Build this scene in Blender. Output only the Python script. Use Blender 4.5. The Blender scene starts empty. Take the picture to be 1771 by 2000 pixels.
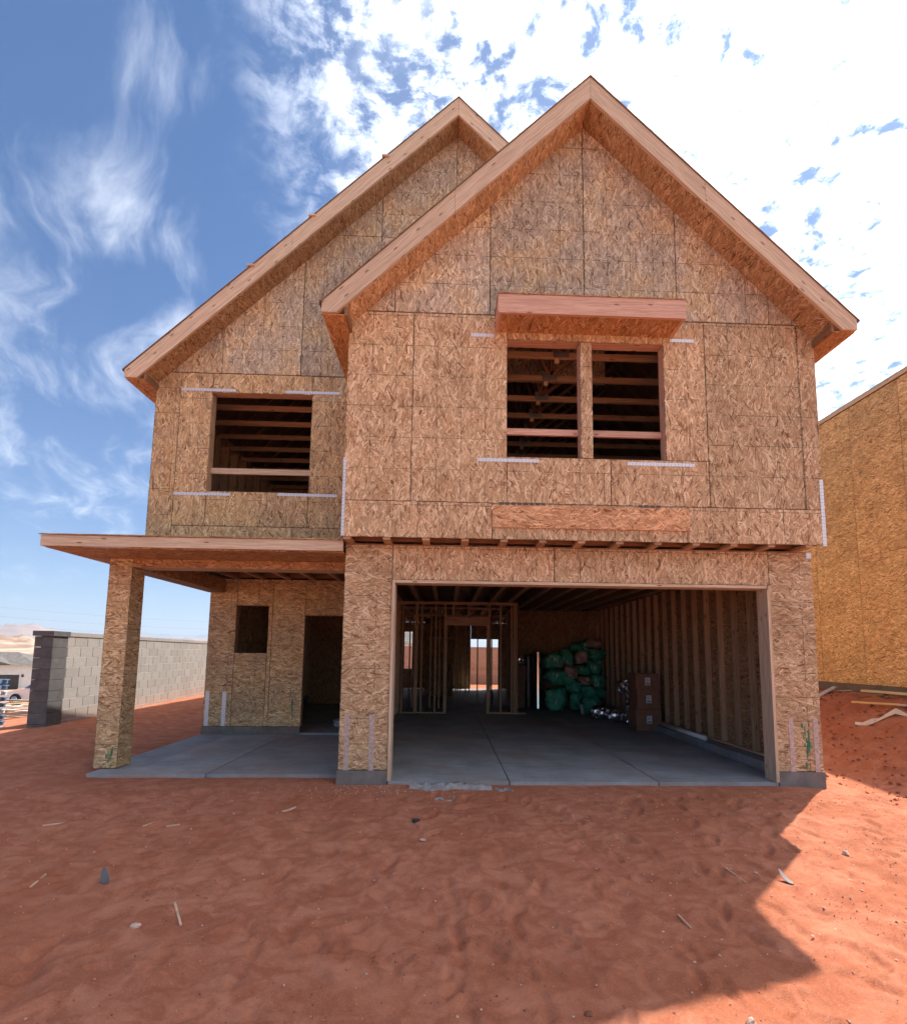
import bpy, bmesh, math, random
import numpy as np
from mathutils import Vector, Matrix
R = random.Random(7)
S = bpy.context.scene
COL = S.collection
rad = math.radians

# ------------------------------------------------------------------ camera
cam = bpy.data.objects.new('camera', bpy.data.cameras.new('camera')); COL.objects.link(cam)
cd = cam.data
cd.sensor_fit = 'HORIZONTAL'; cd.sensor_width = 36.0
cd.lens = 966.05 / 1771 * 36
cd.shift_x = (885.5 - 905.42) / 1771
cd.shift_y = (1180.11 - 1000) / 1771
cd.clip_start = 0.05; cd.clip_end = 40000
cr, cu, cf = (0.9993, -0.0345, 0.0115), (-0.0150, -0.1007, 0.9948), (0.0332, 0.9943, 0.1011)
cam.matrix_world = Matrix(((cr[0], cu[0], -cf[0], 1.3029), (cr[1], cu[1], -cf[1], -6.2304),
                           (cr[2], cu[2], -cf[2], 1.5464), (0, 0, 0, 1)))
S.camera = cam

# ------------------------------------------------------------------ light and exposure
SUN = Vector((0.475, 0.43, 1.0)).normalized()
SUN_EL = math.asin(SUN.z); SUN_AZ = math.atan2(SUN.x, SUN.y)
sun = bpy.data.objects.new('sun', bpy.data.lights.new('sun', 'SUN')); COL.objects.link(sun)
sun.data.energy = 3.25; sun.data.angle = rad(0.55); sun.data.color = (1.0, 0.94, 0.85)
sun.rotation_euler = SUN.to_track_quat('Z', 'Y').to_euler()
S.view_settings.view_transform = 'Standard'; S.view_settings.look = 'None'
S.view_settings.exposure = 1.38; S.view_settings.gamma = 1.0
S.cycles.use_denoising = True; S.cycles.use_adaptive_sampling = True; S.cycles.adaptive_threshold = 0.02
S.cycles.max_bounces = 8; S.cycles.diffuse_bounces = 3; S.cycles.glossy_bounces = 3
S.cycles.volume_bounces = 0; S.cycles.caustics_reflective = False; S.cycles.caustics_refractive = False
SKY = 0.092
CLOUD = 1.4
HAZE = 1.9e-4


# ------------------------------------------------------------------ node helpers
class NT:
    def __init__(self, tree):
        self.t = tree; self.n = tree.nodes; self.l = tree.links
    def add(self, typ, inputs=None, **props):
        n = self.n.new(typ)
        for k, v in props.items(): setattr(n, k, v)
        for k, v in (inputs or {}).items(): self.put(n.inputs[k], v)
        return n
    def put(self, sock, v):
        if hasattr(v, 'is_output'): self.l.new(v, sock)
        elif hasattr(v, 'outputs'): self.l.new(v.outputs[0], sock)
        else:
            if isinstance(v, tuple) and len(v) == 3 and sock.type == 'RGBA': v = v + (1,)
            sock.default_value = v
    def math(self, op, a, b=0.0, c=0.0, clamp=False):
        n = self.n.new('ShaderNodeMath'); n.operation = op; n.use_clamp = clamp
        for s, v in zip(n.inputs, (a, b, c)): self.put(s, v)
        return n.outputs[0]
    def vm(self, op, a, b=(0, 0, 0), out=0):
        n = self.n.new('ShaderNodeVectorMath'); n.operation = op
        self.put(n.inputs[0], a)
        if op == 'SCALE': self.put(n.inputs['Scale'], b)
        else: self.put(n.inputs[1], b)
        return n.outputs[out]
    def mix(self, f, a, b, mode='MIX'):
        n = self.n.new('ShaderNodeMix'); n.data_type = 'RGBA'; n.blend_type = mode
        self.put(n.inputs[0], f); self.put(n.inputs[6], a); self.put(n.inputs[7], b)
        return n.outputs[2]
    def ramp(self, f, stops, interp='LINEAR'):
        n = self.n.new('ShaderNodeValToRGB'); cr_ = n.color_ramp; cr_.interpolation = interp
        while len(cr_.elements) < len(stops): cr_.elements.new(0.5)
        for e, (p, c) in zip(cr_.elements, stops):
            e.position = p; e.color = c if len(c) == 4 else tuple(c) + (1,)
        self.put(n.inputs[0], f)
        return n.outputs[0]
    def noise(self, vec, scale, detail=3, rough=0.55, dist=0.0, dim='3D', out=0):
        n = self.add('ShaderNodeTexNoise', {'Scale': scale, 'Detail': detail, 'Roughness': rough, 'Distortion': dist}, noise_dimensions=dim)
        self.put(n.inputs['Vector'], vec)
        return n.outputs[out]
    def ss(self, x, a, b):
        n = self.add('ShaderNodeMapRange', {1: a, 2: b, 3: 0.0, 4: 1.0}, interpolation_type='SMOOTHSTEP')
        self.put(n.inputs[0], x)
        return n.outputs[0]


def material(name):
    m = bpy.data.materials.new(name); m.use_nodes = True
    t = NT(m.node_tree)
    bs = m.node_tree.nodes['Principled BSDF']
    bs.inputs['Specular IOR Level'].default_value = 0.3
    return m, t, bs


# ------------------------------------------------------------------ world: sky with cloud field
w = bpy.data.worlds.new('World'); S.world = w; w.use_nodes = True
t = NT(w.node_tree); bg = w.node_tree.nodes['Background']
sky = t.add('ShaderNodeTexSky', sky_type='NISHITA', sun_disc=False, sun_elevation=SUN_EL, sun_rotation=SUN_AZ,
            altitude=900.0, air_density=1.0, dust_density=0.35, ozone_density=1.6)
tc = t.add('ShaderNodeTexCoord')
d = t.vm('NORMALIZE', tc.outputs['Generated'])
sp = t.add('ShaderNodeSeparateXYZ', {0: d})
zc = t.math('ADD', t.math('MAXIMUM', sp.outputs[2], 0.0), 0.1)
px_ = t.math('DIVIDE', sp.outputs[0], zc); py_ = t.math('DIVIDE', sp.outputs[1], zc)
P = t.add('ShaderNodeCombineXYZ', {0: px_, 1: py_}).outputs[0]
# altocumulus sheet on the sun's side, ragged margin
edge = t.math('ADD', px_, t.math('MULTIPLY', t.math('SUBTRACT', t.noise(P, 2.6, 5, 0.62), 0.5), 0.42))
sheet = t.ss(edge, -0.38, -0.10)
wp_ = t.vm('ADD', P, t.vm('SCALE', t.noise(P, 4.0, 3, 0.55, out=1), 0.10))
n1 = t.noise(wp_, 19.0, 6, 0.66, 0.2)
n2 = t.noise(P, 3.4, 3, 0.5)
dens = t.math('ADD', t.math('MULTIPLY', n1, 0.72), t.math('MULTIPLY', n2, 0.28))
thick = t.math('ADD', -0.035, t.math('MULTIPLY', t.ss(edge, -0.2, 0.55), 0.048))
alto = t.math('MULTIPLY', t.ss(t.math('ADD', dens, thick), 0.36, 0.61), t.math('MULTIPLY', sheet, 0.95))
alto = t.math('MAXIMUM', alto, t.math('MULTIPLY', sheet, 0.06))
# cirrus wisps, drawn out by the wind and gathered in loose banks
rot = t.add('ShaderNodeVectorRotate', {'Vector': P, 'Angle': rad(55)}, rotation_type='Z_AXIS').outputs[0]
st = t.vm('MULTIPLY', t.vm('ADD', rot, t.vm('SCALE', t.noise(P, 2.2, 3, 0.5, out=1), 0.30)), (1.0, 3.0, 1.0))
cn = t.noise(st, 2.1, 8, 0.62, 0.25)
cn2 = t.noise(P, 1.7, 2, 0.5)
bank_ = None
for bx_, by_, br_, bs_ in ((-.645, .93, .13, 1.0), (-.43, .70, .06, .55), (-1.15, 1.28, .22, .75), (-.82, .86, .10, .45), (-1.5, 2.3, .5, .8), (-.95, 1.55, .25, .7), (-.70, 1.35, .16, .75), (-.36, .40, .14, .5), (-1.9, .4, .5, .7), (-.9, -1.0, .6, .7)):
    dv = t.vm('LENGTH', t.vm('SUBTRACT', P, (bx_, by_, 0)), out=1)
    g_ = t.math('MULTIPLY', t.math('SUBTRACT', 1.0, t.ss(dv, 0.0, br_ * 1.9)), bs_)
    bank_ = g_ if bank_ is None else t.math('MAXIMUM', bank_, g_)
cirr = t.math('MULTIPLY', t.ss(t.math('ADD', t.math('ADD', cn, t.math('MULTIPLY', cn2, 0.25)), t.math('MULTIPLY', bank_, 0.24)), 0.66, 1.14), 0.64)
dotS = t.vm('DOT_PRODUCT', d, tuple(SUN), out=1)
glow = t.math('POWER', t.math('MAXIMUM', dotS, 0.0), 7.0)
halo = t.math('POWER', t.math('MAXIMUM', dotS, 0.0), 26.0)
cb = t.math('MULTIPLY', t.math('ADD', 0.46, t.math('ADD', t.math('MULTIPLY', glow, 0.75), t.math('MULTIPLY', halo, 0.5))), CLOUD)
cshade = t.math('ADD', 0.80, t.math('MULTIPLY', n1, 0.4))
ccol = t.vm('SCALE', (0.93, 0.97, 1.03), t.math('MULTIPLY', cb, cshade))
skyc = t.vm('SCALE', sky.outputs[0], SKY)
tinted = t.mix(t.ss(sp.outputs[2], -0.1, 0.62), t.vm('MULTIPLY', skyc, (0.37, 0.47, 0.60)), t.vm('MULTIPLY', skyc, (0.165, 0.37, 0.57)))
fac = t.math('SUBTRACT', 1.0, t.math('MULTIPLY', t.math('SUBTRACT', 1.0, alto), t.math('SUBTRACT', 1.0, cirr)))
fac = t.math('MULTIPLY', fac, t.ss(sp.outputs[2], 0.015, 0.16))
t.put(bg.inputs[0], t.mix(fac, tinted, ccol)); bg.inputs[1].default_value = 1.0


# ------------------------------------------------------------------ materials
def osb_material(name, tint=(1, 1, 1), lines=True, grey=0.0):
    m, t, bs = material(name)
    uv = t.add('ShaderNodeUVMap').outputs[0]
    oi = t.add('ShaderNodeObjectInfo').outputs['Random']
    off = t.add('ShaderNodeCombineXYZ', {0: t.math('MULTIPLY', oi, 41.3), 1: t.math('MULTIPLY', oi, 87.7)}).outputs[0]
    p0 = t.vm('ADD', uv, off)
    wn = t.noise(p0, 26, 2, 0.6, dim='2D', out=1)
    p1 = t.vm('ADD', p0, t.vm('SCALE', t.vm('SUBTRACT', wn, (0.5, 0.5, 0.5)), 0.0015))
    bh = bt = None
    for i, (ang, ln, wd, bias) in enumerate(((4, .120, .019, .10), (-21, .108, .016, .09), (24, .115, .020, .09), (47, .094, .015, .05),
                                             (-44, .098, .017, .05), (80, .078, .015, 0.0), (-9, .070, .009, .10))):
        v = t.add('ShaderNodeVectorRotate', {'Vector': p1, 'Angle': rad(ang)}, rotation_type='Z_AXIS').outputs[0]
        v = t.vm('MULTIPLY', v, (1 / ln, 1 / wd, 1)); v = t.vm('ADD', v, (i * 13.7, i * 7.1, 0))
        vo = t.add('ShaderNodeTexVoronoi', {'Vector': v, 'Scale': 1.0, 'Randomness': 1.0}, voronoi_dimensions='2D')
        sc = t.add('ShaderNodeSeparateColor', {0: vo.outputs['Color']})
        h = t.math('ADD', sc.outputs[0], bias)
        if bh is None: bh, bt = h, sc.outputs[1]
        else:
            g = t.math('GREATER_THAN', h, bh)
            mx = t.add('ShaderNodeMix', data_type='FLOAT'); t.put(mx.inputs[0], g); t.put(mx.inputs[2], bt); t.put(mx.inputs[3], sc.outputs[1])
            bt = mx.outputs[0]; bh = t.math('MAXIMUM', h, bh)
    fine = t.noise(p1, 150, 2, 0.6, dim='2D')
    tone = t.math('ADD', bt, t.math('MULTIPLY', t.math('SUBTRACT', fine, 0.5), 0.5))
    col = t.ramp(tone, ((0.0, (.165, .080, .040)), (0.045, (.320, .184, .094)), (0.15, (.460, .298, .157)),
                        (0.50, (.575, .400, .220)), (0.75, (.690, .505, .300)), (1.0, (.900, .730, .480))))
    big = t.noise(p0, 1.6, 3, 0.6, dim='2D')
    col = t.mix(t.ss(big, 0.35, 0.75), col, t.vm('MULTIPLY', col, (0.84, 0.82, 0.80)))
    rp = t.noise(p0, 4.5, 3, 0.6, dim='2D')
    col = t.mix(t.math('MULTIPLY', t.ss(rp, 0.46, 0.66), 0.5), col, t.vm('MULTIPLY', col, (1.0, 0.89, 0.83)))
    pv = t.math('ADD', 0.85, t.math('MULTIPLY', oi, 0.27))
    col = t.vm('SCALE', col, pv)
    hue = t.math('FRACT', t.math('MULTIPLY', oi, 7.31))
    col = t.mix(t.math('MULTIPLY', hue, 0.5), col, t.vm('MULTIPLY', col, (0.93, 1.0, 1.02)))
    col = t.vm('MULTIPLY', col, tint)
    if grey:
        lum = t.vm('DOT_PRODUCT', col, (0.35, 0.5, 0.15), out=1)
        gc = t.add('ShaderNodeCombineXYZ', {0: lum, 1: lum, 2: lum}).outputs[0]
        col = t.mix(t.math('MULTIPLY', t.ss(big, 0.3, 0.6), grey), col, t.vm('MULTIPLY', gc, (1.12, 1.0, 0.84)))
    if lines:
        s2 = t.add('ShaderNodeSeparateXYZ', {0: uv})
        lf = None
        for ax, pitch in ((0, .4064), (1, .3048)):
            f = t.math('FRACT', t.math('ADD', t.math('DIVIDE', s2.outputs[ax], pitch), 0.004))
            a = t.math('LESS_THAN', f, 0.009 / pitch)
            lf = a if lf is None else t.math('MAXIMUM', lf, a)
        ny_ = t.math('FRACT', t.math('DIVIDE', s2.outputs[0], .1524)); nx_ = t.math('FRACT', t.math('DIVIDE', s2.outputs[1], .4064))
        nail = t.math('MULTIPLY', t.math('LESS_THAN', ny_, .085), t.math('LESS_THAN', nx_, .030))
        col = t.mix(t.math('MULTIPLY', nail, .8), col, (.06, .05, .045))
        br = t.ss(t.noise(p0, 9, 2, 0.6, dim='2D'), 0.36, 0.62)
        col = t.mix(t.math('MULTIPLY', lf, t.math('MULTIPLY', br, 0.85)), col, (.075, .080, .045))
    t.put(bs.inputs['Base Color'], col); bs.inputs['Roughness'].default_value = 0.75
    bp = t.add('ShaderNodeBump', {'Strength': 0.5, 'Distance': 0.004, 'Height': t.math('ADD', bh, t.math('MULTIPLY', fine, 0.25))})
    t.put(bs.inputs['Normal'], bp)
    return m


def wood_material(name, c1, c2, knots=True):
    m, t, bs = material(name)
    uv = t.add('ShaderNodeUVMap').outputs[0]
    oi = t.add('ShaderNodeObjectInfo').outputs['Random']
    off = t.add('ShaderNodeCombineXYZ', {0: t.math('MULTIPLY', oi, 53.1), 1: t.math('MULTIPLY', oi, 31.7)}).outputs[0]
    p = t.vm('ADD', uv, off)
    wp = t.vm('ADD', p, t.vm('SCALE', t.noise(p, 2.5, 2, 0.5, dim='2D', out=1), 0.05))
    g = t.noise(t.vm('MULTIPLY', wp, (1.6, 46, 1)), 1.0, 4, 0.65, 0.6, dim='2D')
    g2 = t.noise(t.vm('MULTIPLY', p, (6, 160, 1)), 1.0, 2, 0.6, dim='2D')
    col = t.mix(t.ss(t.math('ADD', g, t.math('MULTIPLY', t.math('SUBTRACT', g2, 0.5), 0.35)), 0.32, 0.70), c1, c2)
    if knots:
        vo = t.add('ShaderNodeTexVoronoi', {'Vector': t.vm('MULTIPLY', p, (2.6, 9.0, 1)), 'Scale': 1.0}, voronoi_dimensions='2D')
        r = t.add('ShaderNodeSeparateColor', {0: vo.outputs['Color']}).outputs[0]
        dist = t.math('ADD', vo.outputs['Distance'], t.math('MULTIPLY', t.math('SUBTRACT', g2, 0.5), 0.05))
        k = t.math('MULTIPLY', t.math('SUBTRACT', 1.0, t.ss(dist, 0.055, 0.12)), t.math('GREATER_THAN', r, 0.62))
        col = t.mix(t.math('MULTIPLY', k, 0.75), col, (.14, .065, .035))
    col = t.vm('SCALE', col, t.math('ADD', 0.84, t.math('MULTIPLY', oi, 0.30)))
    t.put(bs.inputs['Base Color'], col); bs.inputs['Roughness'].default_value = 0.7
    t.put(bs.inputs['Normal'], t.add('ShaderNodeBump', {'Strength': 0.25, 'Distance': 0.003, 'Height': g}))
    return m


def concrete_material(name, base, amt=0.35, scale=2.0, rough=0.8, stain=None):
    m, t, bs = material(name)
    ge = t.add('ShaderNodeNewGeometry').outputs['Position']
    oi = t.add('ShaderNodeObjectInfo').outputs['Random']
    n = t.noise(ge, scale, 5, 0.65); n2 = t.noise(ge, scale * 22, 3, 0.7)
    st = t.noise(t.vm('MULTIPLY', ge, (1.0, 7.0, 1.0)), scale * 1.4, 4, 0.6)
    f = t.math('ADD', t.math('MULTIPLY', n, 0.6), t.math('ADD', t.math('MULTIPLY', n2, 0.22), t.math('MULTIPLY', st, 0.25)))
    lo = tuple(c * (1 - amt) for c in base); hi = tuple(min(1, c * (1 + amt * .7)) for c in base)
    col = t.mix(t.ss(f, 0.33, 0.75), lo, hi)
    if stain:
        col = t.mix(t.math('MULTIPLY', t.ss(t.noise(ge, 0.9, 6, 0.68), 0.46, 0.68), 0.7), col, stain)
    col = t.vm('SCALE', col, t.math('ADD', 0.9, t.math('MULTIPLY', oi, 0.2)))
    t.put(bs.inputs['Base Color'], col); bs.inputs['Roughness'].default_value = rough
    t.put(bs.inputs['Normal'], t.add('ShaderNodeBump', {'Strength': 0.3, 'Distance': 0.004, 'Height': n2}))
    return m


def plain(name, col, rough=0.6, metal=0.0, var=0.12, scale=6.0, bump=0.0, spec=0.3):
    m, t, bs = material(name)
    ge = t.add('ShaderNodeTexCoord').outputs['Object']
    oi = t.add('ShaderNodeObjectInfo').outputs['Random']
    n = t.noise(t.vm('ADD', ge, t.add('ShaderNodeCombineXYZ', {0: t.math('MULTIPLY', oi, 33)}).outputs[0]), scale, 4, 0.6)
    c = t.mix(t.ss(n, 0.3, 0.7), tuple(x * (1 - var) for x in col), tuple(min(1, x * (1 + var)) for x in col))
    t.put(bs.inputs['Base Color'], c)
    bs.inputs['Roughness'].default_value = rough; bs.inputs['Metallic'].default_value = metal
    bs.inputs['Specular IOR Level'].default_value = spec
    if bump: t.put(bs.inputs['Normal'], t.add('ShaderNodeBump', {'Strength': bump, 'Distance': 0.01, 'Height': n}))
    return m


M_OSB = osb_material('osb_sheathing', (1.0, 0.97, 0.98))
M_OSBG = osb_material('osb_weathered', (0.93, 0.94, 0.95), grey=0.55)
M_OSBN = osb_material('osb_neighbour', (1.22, 1.11, 0.92), lines=False)
M_OSBP = osb_material('osb_porch', (1.04, 0.98, 0.86), grey=0.15)
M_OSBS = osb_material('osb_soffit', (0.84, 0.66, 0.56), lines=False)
M_OSBSHADE = osb_material('osb_inside_shade', (0.58, 0.47, 0.41), lines=False)  # sheathing darkened and reddened: shade of the interior is put into the colour
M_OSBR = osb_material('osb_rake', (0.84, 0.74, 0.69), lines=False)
M_OSBB = osb_material('osb_red_band', (1.0, 0.80, 0.72), lines=False)
M_FIR = wood_material('fir_lumber', (.51, .372, .250), (.71, .555, .395))
M_STUD = wood_material('stud_lumber', (.40, .25, .15), (.57, .385, .24))
M_PINK = wood_material('reddish_lumber', (.49, .285, .20), (.66, .425, .315))
M_PALE = wood_material('pale_lumber', (.58, .44, .26), (.74, .60, .40))
M_GREYW = wood_material('weathered_lumber', (.42, .36, .31), (.60, .53, .47))
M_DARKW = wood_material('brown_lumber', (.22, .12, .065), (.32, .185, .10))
M_SLAB = concrete_material('slab_concrete', (.315, .318, .326), 0.34, 1.6, 0.75, stain=(.33, .24, .20))
M_STEM = concrete_material('stem_concrete', (.20, .185, .17), 0.35, 4.0, 0.9, stain=(.22, .13, .10))
M_JOINT = plain('joint_dark', (.10, .075, .065), 0.95)


def block_material():
    m, t, bs = material('concrete_block')
    ge = t.add('ShaderNodeNewGeometry').outputs['Position']
    oi = t.add('ShaderNodeObjectInfo').outputs['Random']
    n = t.noise(ge, 40, 4, 0.75); n2 = t.noise(ge, 3, 3, 0.5)
    c = t.mix(t.ss(n, 0.3, 0.72), (.30, .28, .262), (.40, .375, .352))
    c = t.mix(t.math('MULTIPLY', t.ss(n2, .45, .7), .4), c, (.40, .34, .30))
    sp = t.add('ShaderNodeSeparateXYZ', {0: ge})
    low = t.math('SUBTRACT', 1.0, t.ss(t.math('ADD', sp.outputs[2], t.math('MULTIPLY', n2, .35)), 0.28, 0.75))
    c = t.mix(t.math('MULTIPLY', low, 0.35), c, (.42, .25, .18))
    c = t.vm('SCALE', c, t.math('ADD', 0.92, t.math('MULTIPLY', oi, 0.16)))
    t.put(bs.inputs['Base Color'], c); bs.inputs['Roughness'].default_value = 0.95
    t.put(bs.inputs['Normal'], t.add('ShaderNodeBump', {'Strength': 0.4, 'Distance': 0.004, 'Height': n}))
    return m


M_BLOCK = block_material()
M_MORTAR = plain('mortar', (.56, .54, .51), 0.95, var=0.15, scale=30)
M_PILSHADE = concrete_material('pilaster_block', (.125, .12, .12), 0.3, 6.0, 0.95)  # darker than the wall blocks: shade of the end face in the colour


def strap_material():
    m, t, bs = material('galvanised_strap')
    uv = t.add('ShaderNodeUVMap').outputs[0]
    s = t.add('ShaderNodeSeparateXYZ', {0: uv})
    fx = t.math('SUBTRACT', t.math('FRACT', t.math('DIVIDE', s.outputs[0], 0.045)), 0.5)
    fy = t.math('SUBTRACT', t.math('FRACT', t.math('DIVIDE', t.math('ADD', s.outputs[1], 0.008), 0.022)), 0.5)
    dd = t.math('SQRT', t.math('ADD', t.math('POWER', t.math('MULTIPLY', fx, 2.05), 2), t.math('POWER', fy, 2)))
    hole = t.math('LESS_THAN', dd, 0.20)
    n = t.noise(uv, 30, 3, 0.6, dim='2D')
    c = t.mix(n, (.60, .62, .66), (.80, .82, .86)); c = t.mix(hole, c, (.24, .21, .19))
    t.put(bs.inputs['Base Color'], c); bs.inputs['Metallic'].default_value = 0.35; bs.inputs['Roughness'].default_value = 0.42
    return m


M_STRAP = strap_material()
M_STRAPR = plain('dusty_strap', (.50, .40, .36), 0.6, 0.2, 0.25, 25)
M_PAINT = plain('green_spray_paint', (.03, .20, .10), 0.6, var=0.4, scale=40)
M_PLATE = plain('truss_plate', (.34, .36, .38), 0.45, 0.7, 0.25, 40)
M_ROOF = plain('roof_deck', (.22, .145, .09), 0.9, var=0.25)  # darkened so the underside reads as a dim attic


def sand_material():
    m, t, bs = material('red_sand')
    ge = t.add('ShaderNodeNewGeometry').outputs['Position']
    n = t.noise(ge, 0.75, 4, 0.6); n2 = t.noise(ge, 5.5, 5, 0.65, 0.6); n3 = t.noise(ge, 90, 4, 0.75); n4 = t.noise(ge, 420, 2, 0.7)
    c = t.mix(t.ss(n2, 0.33, 0.70), (.365, .115, .062), (.530, .205, .120))
    c = t.mix(t.math('MULTIPLY', t.ss(n, 0.47, 0.64), 0.6), c, (.36, .110, .054))
    c = t.mix(t.math('MULTIPLY', t.ss(n3, 0.48, 0.68), 0.45), c, (.56, .27, .165))
    c = t.mix(t.math('MULTIPLY', t.ss(n4, 0.57, 0.70), 0.55), c, (.17, .060, .034))
    sp = t.add('ShaderNodeSeparateXYZ', {0: ge})
    # the bank beside the next lot is a deeper red
    bank = t.math('MULTIPLY', t.ss(sp.outputs[0], 6.5, 8.2), t.ss(sp.outputs[1], -1.6, 0.4))
    c = t.mix(t.math('MULTIPLY', bank, 0.65), c, t.mix(n3, (.285, .070, .027), (.41, .125, .055)))
    # far ground is pale desert dirt
    far = t.ss(t.vm('LENGTH', ge, out=1), 16, 45)
    c = t.mix(far, c, t.mix(n, (.42, .25, .16), (.56, .40, .29)))
    t.put(bs.inputs['Base Color'], c); bs.inputs['Roughness'].default_value = 1.0
    bs.inputs['Specular IOR Level'].default_value = 0.1
    h = t.math('ADD', t.math('MULTIPLY', n2, 0.38), t.math('ADD', t.math('MULTIPLY', n3, 0.24), t.math('MULTIPLY', n4, 0.085)))
    t.put(bs.inputs['Normal'], t.add('ShaderNodeBump', {'Strength': 0.7, 'Distance': 0.035, 'Height': h}))
    return m


M_SAND = sand_material()

# ------------------------------------------------------------------ mesh helpers
def link(o, parent=None):
    COL.objects.link(o)
    if parent is not None: o.parent = parent
    return o


def tag(o, label=None, cat=None, group=None, kind=None):
    for k, v in (('label', label), ('category', cat), ('group', group), ('kind', kind)):
        if v: o[k] = v
    return o


def empty(name, parent=None, loc=(0, 0, 0), **kw):
    o = bpy.data.objects.new(name, None); o.location = loc; o.empty_display_size = 0.1
    link(o, parent)
    return tag(o, **kw)


def mesh(name, verts, faces, mat, parent=None, along=(0, 0, 1), loc=None, smooth=False):
    """one mesh object; uv in metres, u runs along the grain"""
    me = bpy.data.meshes.new(name)
    if loc is None:
        loc = tuple(min(v[i] for v in verts) for i in range(3))
    verts = [tuple(v[i] - loc[i] for i in range(3)) for v in verts]
    me.from_pydata(verts, [], faces); me.update()
    uvl = me.uv_layers.new(name='UVMap')
    A = Vector(along).normalized()
    for p in me.polygons:
        n = p.normal
        T = A - n * A.dot(n)
        if T.length < 0.25:
            T = Vector((1, 0, 0)) if abs(n.x) < 0.7 else Vector((0, 1, 0))
            T = T - n * T.dot(n)
        T.normalize(); B = n.cross(T)
        if abs(B.z) > 0.5:
            B = B * (1 if B.z > 0 else -1)
        elif B.x < 0: B = -B
        for li in p.loop_indices:
            co = me.vertices[me.loops[li].vertex_index].co
            uvl.data[li].uv = (co.dot(T), co.dot(B))
        p.use_smooth = smooth
    me.materials.append(mat)
    o = bpy.data.objects.new(name, me); o.location = loc
    return link(o, parent)


BF = [(0, 3, 2, 1), (4, 5, 6, 7), (0, 1, 5, 4), (1, 2, 6, 5), (2, 3, 7, 6), (3, 0, 4, 7)]


def box(name, x0, x1, y0, y1, z0, z1, mat, parent=None, along=None):
    v = [(x0, y0, z0), (x1, y0, z0), (x1, y1, z0), (x0, y1, z0), (x0, y0, z1), (x1, y0, z1), (x1, y1, z1), (x0, y1, z1)]
    if along is None:
        dd = (x1 - x0, y1 - y0, z1 - z0); i = dd.index(max(dd)); along = tuple(1.0 if j == i else 0.0 for j in range(3))
    return mesh(name, v, BF, mat, parent, along)


def copy_at(o, loc, parent='same'):
    c = o.copy(); c.location = loc; COL.objects.link(c)
    c.parent = o.parent if parent == 'same' else parent
    return c


def prism(name, poly, y0, y1, mat, parent=None, along=(0, 0, 1)):
    """polygon in the XZ plane extruded from y0 to y1"""
    n = len(poly)
    area = sum(poly[i][0] * poly[(i + 1) % n][1] - poly[(i + 1) % n][0] * poly[i][1] for i in range(n))
    if area < 0: poly = poly[::-1]
    v = [(x, y0, z) for x, z in poly] + [(x, y1, z) for x, z in poly]
    f = [tuple(range(n)), tuple(reversed(range(n, 2 * n)))] + [(i, i + n, (i + 1) % n + n, (i + 1) % n) for i in range(n)]
    return mesh(name, v, f, mat, parent, along)


def clip(poly, a, b, c):
    """keep the side a*x+b*z<=c"""
    out = []
    for i in range(len(poly)):
        p, q = poly[i], poly[(i + 1) % len(poly)]
        dp = a * p[0] + b * p[1] - c; dq = a * q[0] + b * q[1] - c
        if dp <= 0: out.append(p)
        if (dp < 0 < dq) or (dq < 0 < dp):
            s = dp / (dp - dq); out.append((p[0] + s * (q[0] - p[0]), p[1] + s * (q[1] - p[1])))
    return out


def beam(name, p0, p1, wd, ht, mat, parent=None, up=(0, 0, 1)):
    p0, p1 = Vector(p0), Vector(p1); A = (p1 - p0).normalized()
    s = A.cross(Vector(up)).normalized(); u = s.cross(A)
    v = []
    for p in (p0, p1):
        for a, b in ((-1, -1), (1, -1), (1, 1), (-1, 1)):
            v.append(tuple(p + s * (a * wd / 2) + u * (b * ht / 2)))
    f = [(3, 2, 1, 0), (4, 5, 6, 7), (0, 1, 5, 4), (1, 2, 6, 5), (2, 3, 7, 6), (3, 0, 4, 7)]
    return mesh(name, v, f, mat, parent, tuple(A))


def tube(name, pts, r, mat, parent=None, seg=8, radii=None, loc=None, cap=True):
    pts = [Vector(p) for p in pts]; n = len(pts); v = []; f = []
    for i, p in enumerate(pts):
        T = (pts[min(i + 1, n - 1)] - pts[max(i - 1, 0)]).normalized()
        ref = Vector((0, 0, 1)) if abs(T.z) < 0.9 else Vector((1, 0, 0))
        s = T.cross(ref).normalized(); u = s.cross(T)
        rr = radii[i] if radii else r
        for k in range(seg):
            a = 2 * math.pi * k / seg
            v.append(tuple(p + s * (math.cos(a) * rr) + u * (math.sin(a) * rr)))
    for i in range(n - 1):
        for k in range(seg):
            f.append((i * seg + k, i * seg + (k + 1) % seg, (i + 1) * seg + (k + 1) % seg, (i + 1) * seg + k))
    if cap: f += [tuple(reversed(range(seg))), tuple(range((n - 1) * seg, n * seg))]
    T = pts[-1] - pts[0]
    return mesh(name, v, f, mat, parent, tuple(T.normalized()) if T.length > 1e-6 else (0, 0, 1), loc, smooth=True)


# ------------------------------------------------------------------ terrain
def sst(a, b, x):
    q = np.clip((x - a) / (b - a), 0, 1); return q * q * (3 - 2 * q)


_rs = np.random.RandomState(3)
_waves = [(_rs.uniform(0, 6.28), _rs.uniform(0, 6.28)) for _ in range(40)]


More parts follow.
